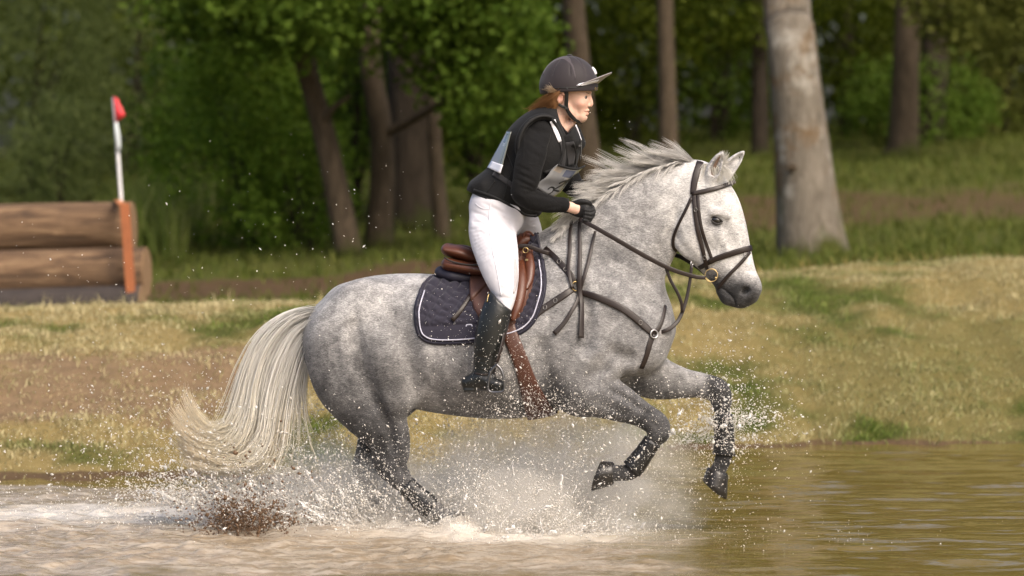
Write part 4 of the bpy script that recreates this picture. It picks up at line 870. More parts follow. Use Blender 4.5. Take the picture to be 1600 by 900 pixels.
if h is not None:
    ring('gold_mark', HE, h + nn * .002, .0055, .0014, M_BRASS, nn)
    for sgn in (-1, 1): plate('gold_mark', HE, hit(933.5, 138.4, bvh=HEB)[0] if hit(933.5, 138.4, bvh=HEB)[0] is not None else h, nn, .0028, .014, .002, M_BRASS, rot=.6 * sgn)
# harness straps
for s in (1, -1):
    for nm, pts, wd in (('chin_strap', [(885, 141, -.092), (885.5, 152, -.083), (885, 166, -.070), (889, 176, -.060), (897, 185.5, -.040), (905, 190, -.02), (909, 191, 0)], [6.5, 6, 6, 6, 6, 5, 5]), ('neck_strap', [(862, 150, -.088), (868, 158, -.084), (876, 165, -.076), (884, 168, -.072)], 4.5)):
        a = [(x, y, l) for x, y, l in pts]; vq = strap_vq(a, wd, .003, .001, free=True); obj_np(nm, *(vq if s > 0 else mir(vq)), M_BLK, HE)
plate('strap_slide', HE, P(885, 169, -.077), (.1, -1, 0), .016, .012, .005, M_BLK); obj_np('rivet', *uvs(P(886, 139, -.106), .0055, 1, .5, 1), M_WEB, HE)
# number bibs
def bibmat(name):
    g = NT(name); v = g.coord('UV'); s = g.n('SeparateXYZ'); g.set(s.inputs[0], v); x, y = s.outputs[0], s.outputs[1]
    base = g.mix(g.noise(3.2, 3, .6, v), (.36, .36, .44), (.55, .55, .56)); base = g.mix(g.math('MULTIPLY', g.math('GREATER_THAN', x, .62), .5), base, (.42, .45, .30))
    def box(x0, x1, y0, y1): return g.math('MULTIPLY', g.math('MULTIPLY', g.math('GREATER_THAN', x, x0), g.math('LESS_THAN', x, x1)), g.math('MULTIPLY', g.math('GREATER_THAN', y, y0), g.math('LESS_THAN', y, y1)))
    base = g.mix(box(.03, .22, .06, .24), base, (.62, .52, .46)); base = g.mix(box(.30, .62, .07, .30), base, (.12, .14, .28)); base = g.mix(box(.42, .66, .30, .38), base, (.75, .74, .76)); base = g.mix(box(.0, 1., 0, .045), base, (.06, .05, .06)); base = g.mix(box(.80, .84, .35, 1), base, (.14, .13, .12)); base = g.mix(box(.9, .93, .3, 1), base, (.6, .6, .62))
    base = g.mix(.58, base, (.05, .06, .05)); return g.fin(base, .16, **{'Coat Weight': .25, 'Coat Roughness': .15})
def sheet(name, corners, mat, parent, n=14, bulge=.02, th=.003, prt='bib', wav=.004):
    # corners: tl, tr, br, bl as (px, py, lat)
    c = np.array([P(*q) for q in corners]); V = []; UVc = []
    for k in (0, 1):
        for j in range(n):
            for i in range(n):
                u, v = i / (n - 1), j / (n - 1); p = (c[0] * (1 - u) + c[1] * u) * (1 - v) + (c[3] * (1 - u) + c[2] * u) * v
                nrm = np.cross(c[1] - c[0], c[3] - c[0]); nrm /= np.linalg.norm(nrm); nrm *= -np.sign(nrm @ (c.mean(0) - CAM_L)) if False else 1
                V.append(p + nrm * (bulge * math.sin(math.pi * u) + wav * math.sin(v * 9 + u * 4) - th * k)); UVc.append((u, v))
    V = np.array(V); Q = []
    for j in range(n - 1):
        for i in range(n - 1):
            a = j * n + i; Q.append((a, a + n, a + n + 1, a + 1)); a += n * n; Q.append((a, a + 1, a + n + 1, a + n))
    bd = [i for i in range(n)] + [j * n + n - 1 for j in range(1, n)] + [(n - 1) * n + i for i in range(n - 2, -1, -1)] + [j * n for j in range(n - 2, 0, -1)]
    for a, b in zip(bd, bd[1:] + bd[:1]): Q.append((a, b, b + n * n, a + n * n))
    o = obj_np(prt, V, np.array(Q), mat, parent); uv = o.data.uv_layers.new(name='UVMap'); li = np.zeros(len(o.data.loops), np.int32); o.data.loops.foreach_get('vertex_index', li)
    uv.data.foreach_set('uv', np.array(UVc, np.float32)[li].ravel()); return o, V[:n * n].reshape(n, n, 3)
BIB, BG = sheet('bib', [(871, 257, -.175), (912, 258, .02), (869, 305, .0), (836, 292, -.17)], bibmat('printed_number_bib'), PER, bulge=-.028)
_bn = np.cross(BG[0, -1] - BG[0, 0], BG[-1, 0] - BG[0, 0]); _bn /= np.linalg.norm(_bn); _bn *= -1 if _bn @ (BG[7, 7] - CAM_L) > 0 else 1
def on_bib(u, v):
    i, j = u * 13, v * 13; a, b = int(min(i, 12)), int(min(j, 12)); fu, fv = i - a, j - b
    return (BG[b, a] * (1 - fu) + BG[b, a + 1] * fu) * (1 - fv) + (BG[b + 1, a] * (1 - fu) + BG[b + 1, a + 1] * fu) * fv + _bn * .003
def digit(uvp, wd=.011):
    p = np.array([on_bib(*q) for q in crom(uvp, 22)]); V, Q = sweep(p, .0012, wd / 2, np.tile(_bn, (22, 1)), prof=PROF); return obj_np('digit', V, Q, M_BLK, BIB)
digit([(.44, .56), (.50, .45), (.62, .44), (.66, .54), (.58, .66), (.46, .80), (.56, .80), (.72, .80)])
digit([(.30, .86), (.34, .76), (.44, .76), (.46, .86), (.40, .98)])
p = np.array([on_bib(u, 0) for u in np.linspace(0, .999, 14)]); obj_np('bib_tape', *sweep(p, .004, .006, np.tile(_bn, (14, 1)), 8), M_VRIM, BIB)
BB, BBG = sheet('bib', [(793, 204, -.06), (799, 206, -.165), (782, 272, -.175), (762, 262, -.06)], bibmat('printed_back_bib'), PER, bulge=.0, prt='bib', wav=0)
BB2, _ = sheet('band', [(769, 252, -.07), (786, 258, -.19), (782, 271, -.19), (762, 262, -.07)], M_REFL, BB, n=6, bulge=0., prt='white_band', wav=0)
# hair: low bun and loose wisps under the helmet
f = Field(AX(815, 900, .004), np.arange(-.1, .1, .004), AZ(190, 135, .004))
f.tube([(876, 148, 6, 0, .064), (867, 152, 7, 0, .060), (860, 157, 4, 0, .035), (853, 162, 2, 0, .015)], .02)
HM = hair_mat('light_brown_hair', [(0, (.26, .125, .05)), (.5, (.36, .175, .066)), (1, (.44, .23, .09))]); V, Q = f.mesh(1); ho = obj_np('hair', V, Q, HM, PER)
hg = [[(878, 139, -.088), (870, 144, -.092), (858, 150, -.085), (846, 158, -.06), (834, 168, -.03), (826, 172, -.02)], [(872, 146, -.09), (866, 152, -.094), (856, 159, -.08), (846, 166, -.055), (836, 172, -.03), (830, 175, -.02)], [(868, 156, -.085), (862, 162, -.085), (856, 166, -.07), (850, 170, -.05), (844, 173, -.03), (838, 177, -.02)], [(872, 160, -.078), (868, 166, -.075), (864, 170, -.07), (860, 172, -.06), (856, 172, -.06), (852, 171, -.05)]]
hp = guide_hair(hg, 1300, 10, 5.0, .012, 80, 1, lenv=(.6, 1.08), seed=12); strands('hair_strands', hp, RNG.uniform(.0005, .0011, 1300), HM, ho)
hg2 = [[(872, 142, -.092), (866, 138, -.11), (862, 132, -.115), (858, 127, -.115)], [(870, 146, -.092), (860, 143, -.11), (853, 140, -.11), (847, 139, -.1)]]
hp = guide_hair(hg2, 60, 8, 2.5, .006, 12, 1, lenv=(.6, 1.05), seed=14); strands('loose_wisps', hp, RNG.uniform(.0006, .0010, 60), hair_mat('sun_bleached_hair', [(0, (.36, .22, .11)), (1, (.6, .48, .34))]), ho)
# ================================================================ SETTING
def lerpt(x, t): return np.interp(x, *zip(*t))
def shore(x): return 3.0 + 2.9 * sst(-1.2, 2.0, x) + .12 * np.sin(x * 2.3) + .07 * np.sin(x * 6.1 + 1) + .05 * np.sin(x * 13.7) + .03 * np.sin(x * 29 + 2)
def ground_z(x, y):
    x = np.asarray(x, float); y = np.asarray(y, float); s = y - shore(x); side = sst(-3.5, 4.0, x / np.maximum((y + 16) / 25, .4))
    rise = np.interp(s, [-60, -3, -.4, 0, .1, .35, 1.2, 3.0, 5.0, 5.8, 7.5], [-.6, -.45, -.08, -.01, .012, .06, .26, .62, .92, .97, .93])
    crestk = .80 + .30 * side
    far = np.interp(y, [8, 14, 19, 22, 28, 36, 44, 60, 90, 400], [0, -.06, .05, .20, .72, 1.25, 1.5, 2.0, 2.6, 8]) + side * np.interp(y, [8, 14, 19, 28, 44, 60, 400], [0, .02, .03, .12, .42, .5, .6]) - (1 - side) * np.interp(y, [8, 12, 16, 22, 40, 400], [0, .12, .16, .05, 0, 0])
    p = np.stack([x, y, 0 * x], -1); nz = (fbm(p, .9, 3) - .5) * .16 * sst(.1, 1.5, s) + (fbm(p, 5., 9) - .5) * .05 * sst(0, .4, s)
    return rise * np.where(s > 0, crestk, 1) + far * sst(5, 8, s) + nz
def soil_mask(x, y):
    p = np.stack([x, y, 0 * x], -1); n = fbm(p, .8, 21) - .5; s = y - shore(x)
    a = sst(-.9, -2.0, x + n * 1.8) * sst(4.0, 2.2, s + n * 3.0) * sst(.3, 1.6, s + n * 3.0) * .66                      # bare bank on the left
    a = np.maximum(a, sst(.20, .06, s + n * .5) * .9)                                       # wet edge
    d = y + 16; px = x / d * FPX + 800
    a = np.maximum(a, sst(1.6, .5, (np.abs(y - 18.5 - n * 2.0 - .2 * x)) * .6) * sst(1.2, -.2, x) * .9)      # track behind the bank
    a = np.maximum(a, sst(3.4, 1.2, np.abs(y - 24.5 - .3 * (x - 4) - n * 3)) * sst(1.0, 2.6, x) * .56)      # track up to the right
    return np.clip(a + .25 * np.clip(n, 0, 1), 0, 1)
def dry_mask(x, y):
    p = np.stack([x, y, 0 * x], -1); n = fbm(p, .8, 31); n2 = fbm(p, 2.6, 35); s = y - shore(x)
    return np.clip((1 - .22 * sst(0, 2, x)) * sst(.36, .60, n * .6 + n2 * .4 + .05) * sst(8.5, 6.5, s) + .15 * n2 - .35 * sst(1.2, 2.6, x) * sst(4.0, 2.5, s), 0, 1)
# ground sheet: fine near the bank, coarse to the horizon
gx = np.concatenate([-np.geomspace(400, 7.2, 26), np.arange(-7, 7.01, .07), np.geomspace(7.2, 400, 26)])
gy = np.concatenate([np.arange(-30, 2, 1.), np.arange(2, 13, .06), np.geomspace(13, 60, 90)[0:], np.geomspace(63, 700, 24)])
X, Y = np.meshgrid(gx, gy); Zg = ground_z(X, Y); nx, ny = len(gx), len(gy)
i = np.arange(ny - 1)[:, None] * nx; j = np.arange(nx - 1)[None]
GQ = np.stack([i + j, i + j + 1, i + nx + j + 1, i + nx + j], -1).reshape(-1, 4)
g = NT('bank_ground'); v = g.coord(); sm, dm = g.attr('soil'), g.attr('dry')
soil = g.mix(g.ramp(g.noise(7, 8, .72, v), [(.3, (0, 0, 0)), (.7, (1, 1, 1))]), (.15, .095, .048), (.33, .225, .125)); soil = g.mix(g.noise(40, 4, .6, v), soil, g.mix(.5, soil, (.30, .21, .13)))
grs = g.mix(dm, g.mix(g.noise(9, 5, .6, v), (.05, .066, .010), (.10, .11, .022)), g.mix(g.noise(12, 5, .6, v), (.22, .17, .06), (.38, .285, .12)))
soil = g.mix(g.attr('shade_and_mud'), soil, g.mix(g.noise(5, 6, .7, v), (.055, .034, .016), (.15, .095, .05)))  # woodland soil darkened for tree shade; dark wet mud at the water's edge
mk = g.ramp(g.math('ADD', sm, g.math('MULTIPLY', g.math('SUBTRACT', g.noise(14, 4, .6, v), .5), .6)), [(.35, (0, 0, 0)), (.6, (1, 1, 1))])
g.bump(g.noise(30, 6, .7, v), .9, .05); M_GROUND = g.fin(g.mix(mk, grs, soil), .92, **{'Specular IOR Level': .15})
go = obj_np('ground', np.stack([X, Y, Zg], -1).reshape(-1, 3), GQ, M_GROUND); go['kind'] = 'structure'
vcol(go, 'soil', soil_mask(X, Y).ravel()); vcol(go, 'dry', dry_mask(X, Y).ravel()); vcol(go, 'shade_and_mud', np.maximum(sst(11, 14, Y), .8 * sst(.45, .2, Y - shore(X))).ravel())
# ---------------------------------------------------------------- grass
def grass_mat(name, a, b, c, d):
    g = NT(name); r = g.n('NewGeometry').outputs['Random Per Island']; dm = g.attr('dry'); t = g.attr('t')
    col = g.mix(dm, g.mix(r, a, b), g.mix(r, c, d)); 
    tr = g.n('BsdfTranslucent'); g.set(tr.inputs[0], col); g.fin(col, .7, **{'Specular IOR Level': .25})
    mx = g.n('MixShader'); mx.inputs[0].default_value = .35; g.t.links.new(g.b.outputs[0], mx.inputs[1]); g.t.links.new(tr.outputs[0], mx.inputs[2]); g.t.links.new(mx.outputs[0], g.out.inputs[0]); return g.m
def blades(name, x, y, h, w, lean, mat, label=None, seed=1, z=None):
    R = np.random.default_rng(seed); n = len(x); z = ground_z(x, y) - .01 if z is None else z
    a = R.uniform(0, 6.283, n); b = R.uniform(0, 6.283, n); ln = lean * R.uniform(.2, 1.6, n)
    base = np.stack([x, y, z], 1); sd = np.stack([np.cos(a), np.sin(a), 0 * a], 1) * (w * R.uniform(.6, 1.3, n))[:, None]; dr = np.stack([np.cos(b), np.sin(b), 0 * b], 1); hh = (h * R.uniform(.5, 1.3, n))
    up = np.array([0, 0, 1.]); m = base + up * (hh * .55)[:, None] + dr * (ln * hh * .35)[:, None]; tp = base + up * (hh * np.clip(1 - ln * .35, .3, 1))[:, None] + dr * (ln * hh)[:, None]
    V = np.stack([base - sd, base + sd, m + sd * .7, m - sd * .7, tp], 1).reshape(-1, 3); k = np.arange(n)[:, None] * 5
    T = np.concatenate([k + np.array([[0, 1, 2]]), k + np.array([[0, 2, 3]]), k + np.array([[3, 2, 4]])]); o = obj_np(name, V, T, mat)
    vcol(o, 'dry', np.repeat(np.clip(dry_mask(x, y) + R.normal(0, .12, n), 0, 1), 5)); vcol(o, 't', np.tile([0, 0, .5, .5, 1.], n))
    o['kind'] = 'stuff'; o['label'] = label; o['category'] = 'grass'; return o
M_GRASS = grass_mat('grass_blades', (.075, .125, .014), (.19, .24, .045), (.33, .275, .125), (.66, .57, .34))
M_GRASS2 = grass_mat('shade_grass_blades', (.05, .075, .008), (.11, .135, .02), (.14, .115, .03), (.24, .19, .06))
R = np.random.default_rng(41)
def scatter(n, x0, x1, y0, y1, keep, R=R):
    x = R.uniform(x0, x1, n); y = R.uniform(y0, y1, n); k = R.uniform(0, 1, n) < keep(x, y); return x[k], y[k]
def kp(x, y):
    s = y - shore(x); p = np.stack([x, y, 0 * x], -1); return (s > .03) * (1 - .62 * sst(.3, .75, soil_mask(x, y))) * (.35 + .65 * sst(.35, .6, fbm(p, 2.2, 77)))
x, y = scatter(150000, -4.6, 4.6, 2.8, 12.6, kp); hk = fbm(np.stack([x, y, 0 * x], -1), 3.2, 51); blades('grass', x, y, .025 + .085 * hk ** 1.8, .0045, 1.1, M_GRASS, 'short dry grass covering the bank by the water', 2)
x, y = scatter(9000, -4.6, 4.6, 2.8, 12.6, lambda x, y: kp(x, y) * (fbm(np.stack([x, y, 0 * x], -1), 1.6, 5) > .55)); blades('grass', x, y, np.full(len(x), .13), .003, .7, M_GRASS, 'longer grass tufts along the top of the bank', 3)
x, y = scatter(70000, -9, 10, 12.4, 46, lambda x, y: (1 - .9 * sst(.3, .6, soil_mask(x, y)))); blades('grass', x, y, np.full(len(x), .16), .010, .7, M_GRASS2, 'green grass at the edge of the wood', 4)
x, y = scatter(1500, -4.5, -3.6, 22, 26, lambda x, y: .9 + 0 * x); blades('tall_grass', x, y, np.full(len(x), .80), .009, .35, M_GRASS, 'tall pale seeding grass between the bushes on the left', 6)
# ---------------------------------------------------------------- trees
def leaf_mat(name, a, b, tr_=.35):
    g = NT(name); r = g.n('NewGeometry').outputs['Random Per Island']; v = g.coord(); c = g.mix(r, a, b); c = g.mix(g.math('MULTIPLY', g.noise(1.3, 2, .5, v), .5), c, tuple(x * .6 for x in a))
    g.fin(c, .65, **{'Specular IOR Level': .12}); tr = g.n('BsdfTranslucent'); g.set(tr.inputs[0], c); mx = g.n('MixShader'); mx.inputs[0].default_value = tr_
    g.t.links.new(g.b.outputs[0], mx.inputs[1]); g.t.links.new(tr.outputs[0], mx.inputs[2]); g.t.links.new(mx.outputs[0], g.out.inputs[0]); return g.m
def bark_mat(name, a, b, moss=None, lich=None):
    g = NT(name); v = g.coord(); st = g.mapv((9, 9, 2.2), v); n1 = g.noise(1.6, 9, .72, st, .8); c = g.mix(g.ramp(n1, [(.3, (0, 0, 0)), (.7, (1, 1, 1))]), a, b)
    if lich: c = g.mix(g.ramp(g.noise(1.7, 6, .68, v, .5), [(.52, (0, 0, 0)), (.66, (1, 1, 1))]), c, (.17, .105, .05))
    if lich: c = g.mix(g.ramp(g.noise(2.6, 5, .6, v), [(.55, (0, 0, 0)), (.68, (1, 1, 1))]), c, lich)
    if moss:
        sp = g.n('SeparateXYZ'); g.set(sp.inputs[0], v); k = g.math('ADD', g.math('MULTIPLY', sp.outputs[2], -.35), g.noise(2.2, 4, .6, v)); c = g.mix(g.ramp(k, [(.34, (0, 0, 0)), (.52, (1, 1, 1))]), c, moss)
    g.bump(n1, 1., .05); return g.fin(c, .9, **{'Specular IOR Level': .15})
M_BARK_P = bark_mat('pale_smooth_bark', (.10, .083, .062), (.27, .235, .19), (.055, .062, .012), (.40, .37, .32))
M_BARK_B = bark_mat('brown_rough_bark', (.04, .030, .020), (.13, .098, .066), (.055, .06, .018))
M_BARK_D = bark_mat('dark_wood_bark', (.018, .014, .010), (.055, .042, .030), (.035, .04, .012))
M_LEAF_M = leaf_mat('maple_leaves', (.060, .112, .010), (.135, .20, .028), .45)
M_LEAF_B = leaf_mat('bright_hazel_leaves', (.085, .155, .014), (.185, .275, .035), .45)
M_LEAF_W = leaf_mat('grey_willow_leaves', (.085, .115, .026), (.19, .225, .075), .3)
M_LEAF_Y = leaf_mat('olive_oak_leaves', (.07, .085, .014), (.15, .16, .035), .4)
M_LEAF_D = leaf_mat('deep_wood_leaves', (.045, .065, .004), (.105, .13, .010), .4)
def leaves(C, n, size, spread, R, aspect=.55, droop=.3):
    # C clump centres (k,3) with radius; n leaves each
    k = len(C); c = np.repeat(C, n, 0); N = len(c); d = R.normal(0, 1, (N, 3)); d /= np.linalg.norm(d, axis=1)[:, None]; p = c + d * (spread * R.uniform(.15, 1, N) ** .6)[:, None]
    u = R.normal(0, 1, (N, 3)); u[:, 2] -= droop; u /= np.linalg.norm(u, axis=1)[:, None]; v = np.cross(u, R.normal(0, 1, (N, 3))); v /= np.linalg.norm(v, axis=1)[:, None]
    s = (size * R.uniform(.6, 1.3, N))[:, None]; V = np.stack([p - u * s * .5, p + v * s * aspect * .5 + u * s * .05, p + u * s * .5, p - v * s * aspect * .5 + u * s * .05], 1).reshape(-1, 3)
    return V, np.arange(N * 4).reshape(-1, 4)
def trunk_vq(path, r, sides=14, flare=0., rough=.06, seed=0):
    q = crom(np.hstack([np.asarray(path, float), np.asarray(r, float)[:, None]]), 26); p = q[:, :3]; V, Q = sweep(p, q[:, 3], q[:, 3], None, sides, cap=True)
    nn = len(p); a = np.arange(sides) / sides * 6.283; B = V[:nn * sides].reshape(nn, sides, 3); hgt = p[:, 2] - p[0, 2]
    k = 1 + rough * np.sin(a * 3 + seed)[None] * np.cos(hgt * 1.3 + seed)[:, None] + flare * np.exp(-np.clip(hgt, 0, 9) / .45)[:, None] * (1 + .45 * np.sin(a * 5 + seed)[None])
    B[:] = p[:, None] + (B - p[:, None]) * k[..., None]; return V, Q
def wpt(px, py, depth):                           # a measured place in the world
    d = ray(px, py); t = depth / d[..., 1]; return np.array([0, CAMY, CAMZ]) + d * t
def base_at(px, depth): x = (px - 800) / FPX * depth; y = depth + CAMY; return np.array([x, y, float(ground_z(x, y)) - .06])
def tree(name, label, path, radii, bark, leafm, R, crown=None, limbs=(), flare=.25, seed=0, group='trees of the wood', cat='tree', leafsize=.11, n=55, sides=14):
    b = np.array(path[0]); t = empty(name, tuple(b)); tag(t, label, cat, group)
    V, Q = trunk_vq(np.array(path) - b, radii, sides, flare, seed=seed); obj_np('trunk', V, Q, bark, t)
    for lp, lr in limbs: V, Q = trunk_vq(np.array(lp) - b, lr, 8, 0, seed=seed); obj_np('limb', V, Q, bark, t)
    if crown is not None: V, Q = crown; obj_np('crown', V - b, Q, leafm, t, False)
    return t
def canopy(c, rad, k, n, size, R, spread=.55, droop=.3, aspect=.6, hollow=.35):
    d = R.normal(0, 1, (k, 3)); d /= np.linalg.norm(d, axis=1)[:, None]; C = np.asarray(c) + d * np.asarray(rad) * (R.uniform(hollow ** 3, 1, k) ** (1 / 3))[:, None]
    return leaves(C, n, size, spread, R, aspect, droop)
R = np.random.default_rng(99)
# the big pale tree
b = base_at(1272, 35); tp = wpt(1228, -30, 35.2); hi = tp + np.array([-.15, .1, 3.6])
cr = canopy(hi + np.array([0, 1.5, 3.2]), (3.6, 3.2, 2.6), 110, 34, .24, R, .8)
tree('broadleaf_tree', 'thick pale grey trunk with mossy foot standing on the bank right of the horse', [b, b + np.array([-.06, 0, .5]), wpt(1250, 200, 35), wpt(1236, 60, 35), tp, hi], [.33, .305, .27, .245, .235, .20], M_BARK_P, M_LEAF_M, R, cr, flare=.16, seed=2)
kt = bpy.data.objects['broadleaf_tree']; kp_ = wpt(1237, 262, 34.72) - np.array(kt.location); obj_np('knot', *uvs(kp_, .05, 1.1, .6, .9), M_BARK_B, kt)
# single trunks seen in the wood: (px at foot, px at top, depth, radius m, label, bark)
TR = [(547, 446, 37.5, .125, 'leaning dark trunk leaning left at the front of the thicket', M_BARK_B, 0), (592, 580, 38.5, .13, 'crooked brown trunk beside the leaning one', M_BARK_B, 10), (648, 632, 41, .27, 'broad dark trunk in the shade behind the crooked one', M_BARK_D, 0), (692, 668, 39, .08, 'thin pale brown trunk between the thicket and the rider', M_BARK_B, -4),
      (928, 893, 44, .16, 'slim brown trunk rising right behind the rider helmet', M_BARK_B, 0), (1048, 1038, 48, .13, 'slim straight trunk above the horse ears', M_BARK_B, 0), (1188, 1186, 50, .12, 'narrow dark trunk just left of the pale tree', M_BARK_D, 0), (1405, 1422, 49, .20, 'brown double trunk stem lit on its right side', M_BARK_B, 0), (1436, 1470, 51, .22, 'darker trunk leaning right beside the brown one', M_BARK_D, 0), (845, 852, 55, .16, 'dark trunk deep in the wood left of the rider helmet', M_BARK_D, 0), (1120, 1128, 58, .15, 'dark trunk deep in the wood above the horse poll', M_BARK_D, 0), (1330, 1322, 60, .16, 'far dark trunk right of the pale tree', M_BARK_D, 0), (1545, 1552, 60, .15, 'far trunk at the right edge of the wood', M_BARK_D, 0)]
for q, (a, c, d, r, lab, bk, bend) in enumerate(TR):
    b = base_at(a, d); tp = wpt(c, -60, d); m1 = wpt(a + (c - a) * .35 + bend, 230, d); m2 = wpt(a + (c - a) * .7 - bend * .5, 90, d); top = tp + np.array([(tp - b)[0] * .5, 0, 4.])
    cr = canopy(tp + np.array([0, 1.3, 4.4 + R.uniform(-.5, 1)]), (2.6, 2.2, 2.6), 60, 30, .24, R, .8)
    lim = []
    if q in (1,): lim = [([wpt(588, 215, d), wpt(640, 190, d - .2), wpt(690, 160, d - .4), wpt(735, 135, d - .5)], [.06, .05, .04, .025])]
    if q in (0,): lim = [([wpt(498, 200, d), wpt(520, 170, d - .2), wpt(548, 150, d - .3)], [.05, .035, .02])]
    tree('woodland_tree', lab, [b, m1, m2, tp, top], [r * 1.1, r, r * .92, r * .85, r * .6], bk, M_LEAF_D if d > 44 else M_LEAF_M, R, cr, lim, seed=q)
# undergrowth: bushes and low boughs, each its own shrub
def bush(name, label, px, depth, w, h, leafm, k, n, size, R, z0=0., group='bushes at the edge of the wood', droop=.3, spread=.3, dy=1.0, aspect=.6, cat='bush', stems=4):
    b = base_at(px, depth); t = empty(name, tuple(b)); tag(t, label, cat, group)
    V, Q = canopy((0, 0, z0 + h * .5), (w, dy, h * .55), k, n, size, R, spread, droop, aspect, .25); V[:, 2] = np.maximum(V[:, 2], .02); obj_np('crown', V, Q, leafm, t, False)
    st = []
    for s in range(stems):
        e = np.array([R.uniform(-.6, .6) * w, R.uniform(-.4, .4) * dy, z0 + h * R.uniform(.55, .85)]); st.append(trunk_vq([np.array([R.uniform(-.15, .15), R.uniform(-.1, .1), 0]), e * np.array([.4, .4, .5]), e], [.035, .025, .010], 6))
    obj_np('stem', *joinm(st), M_BARK_D, t); return t
BU = [('bush', 'bright green leafy bush left of the leaning trunk', 385, 39, 1.05, 2.6, M_LEAF_B, 110, 70, .085, .3),
      ('bush', 'low green bush at the foot of the leaning trunk', 470, 38.5, .62, 1.3, M_LEAF_B, 60, 60, .08, .25),
      ('bush', 'green bush behind the logs with bright top', 320, 43, .9, 2.0, M_LEAF_M, 80, 60, .09, .3),
      ('maple_sapling', 'maple sapling hanging in front of the crooked trunk', 560, 42.5, .95, 2.4, M_LEAF_M, 90, 50, .10, .3),
      ('maple_sapling', 'leafy maple boughs left of the rider back', 740, 41.5, .8, 2.9, M_LEAF_M, 90, 60, .10, .3),
      ('bush', 'shaded bush behind the broad dark trunk', 620, 52, 1.5, 3.2, M_LEAF_D, 90, 50, .12, .4),
      ('bush', 'deep green bush behind the rider', 800, 54, 1.5, 3.4, M_LEAF_D, 90, 50, .12, .4),
      ('bush', 'shaded bush behind the horse neck', 985, 54, 1.4, 2.8, M_LEAF_D, 80, 50, .12, .4),
      ('bush', 'deep green bush between the slim trunk and the pale tree', 1120, 54, 1.3, 3.2, M_LEAF_M, 80, 50, .11, .4),
      ('bush', 'dark bush just right of the pale tree', 1325, 55, 1.3, 2.6, M_LEAF_D, 80, 50, .12, .4),
      ('bush', 'low shrub at the foot of the double trunk', 1440, 51, 1.2, 1.2, M_LEAF_M, 60, 50, .10, .3),
      ('bush', 'olive green bush at the far right edge', 1560, 53, 1.1, 2.6, M_LEAF_Y, 90, 55, .11, .35),
      ('bush', 'yellowish bush high on the right of the wood', 1500, 58, 1.3, 3.4, M_LEAF_Y, 80, 50, .12, .4),
      ('willow', 'grey green willow at the left edge', 40, 47, 1.5, 3.7, M_LEAF_W, 120, 70, .13, .4),
      ('willow', 'grey green willow behind the red flag', 205, 52, 1.5, 4.0, M_LEAF_W, 120, 70, .13, .4),
      ('willow', 'low grey willow bush beside the logs', 95, 43, .8, 1.5, M_LEAF_W, 70, 60, .11, .3)]
for nm, lab, px, d, wd, h, lm, k, n, sz, sp in BU:
    wl = nm == 'willow'
    bush(nm, lab, px, d, wd, h, lm, k, n, sz, R, .1 if not nm.startswith('maple') else .7, spread=sp, droop=1.2 if wl else .3, aspect=.22 if wl else .6, dy=1.0)
# low boughs hanging over the edge of the wood, at the top of the picture
for lab, px, py, d, wd, hh, lm, k in (('maple bough hanging at the top above the leaning trunk', 570, -5, 36.3, 1.7, .62, M_LEAF_M, 130), ('maple bough hanging at the top left of the rider', 745, 60, 36.8, .75, .8, M_LEAF_M, 90), ('dark bough hanging at the top left of the leaning trunk', 370, -5, 37, 1.0, .6, M_LEAF_M, 80), ('olive bough hanging at the top right of the wood', 1530, 0, 47, 1.2, .8, M_LEAF_Y, 70), ('dark leafy bough hanging above the horse', 1100, 10, 50, 1.6, .9, M_LEAF_D, 80)):
    c = wpt(px, py, d); t = empty('leafy_bough', tuple(c)); tag(t, lab, 'bough', 'leafy boughs at the top of the picture'); V, Q = canopy((0, 0, 0), (wd, .9, hh), k, 50, .11, R, .35); obj_np('leaves', V, Q, lm, t, False)
    obj_np('branch', *trunk_vq([(-wd, .3, .9), (-.2 * wd, 0, .35), (wd * .5, 0, .05), (wd * .9, 0, -.2)], [.05, .04, .03, .012], 7), M_BARK_D, t)
# the wood behind: one mass of foliage and dim trunks
C = np.stack([R.uniform(-18, 18, 2600), R.uniform(40, 64, 2600), 0 * np.arange(2600.)], 1); C[:, 2] = ground_z(C[:, 0], C[:, 1]) + R.uniform(0, 1, 2600) ** .9 * 10
V, Q = leaves(C, 42, .26, 1.1, R, .6); wo = obj_np('woodland', V, Q, M_LEAF_D, None, False); wo['kind'] = 'stuff'; wo['label'] = 'dark green wood filling the background'; wo['category'] = 'woodland'
# ---------------------------------------------------------------- log fence with flag
M_LOG = NT('weathered_log_wood'); v = M_LOG.coord(); lg = M_LOG.noise(1., 6, .65, M_LOG.mapv((1.6, 14, 14), v), .6); kn = M_LOG.noise(2.2, 3, .5, v)
_c = M_LOG.ramp(lg, [(.30, (.035, .020, .011)), (.48, (.125, .072, .037)), (.70, (.26, .165, .09))]); _c = M_LOG.mix(M_LOG.ramp(kn, [(.62, (0, 0, 0)), (.72, (1, 1, 1))]), _c, (.10, .06, .035)); M_LOG.bump(lg, 1., .05); M_LOG = M_LOG.fin(_c, .85)
M_LOGD = simple('dark_lower_log', (.035, .026, .022), .8, .5, 8, .8, 20, bdist=.02)  # darker tone for the lowest log
M_ORNG = simple('orange_stained_board', (.27, .085, .028), .8, .35, 12, .5, 40, bdist=.01)
M_ENDW = simple('sawn_log_end', (.20, .12, .06), .9, .35, 14, .6, 30, bdist=.01)
fb = base_at(150, 31); FEN = empty('log_fence', tuple(fb)); tag(FEN, 'jump of stacked brown logs held by an orange post on the left', 'log fence')
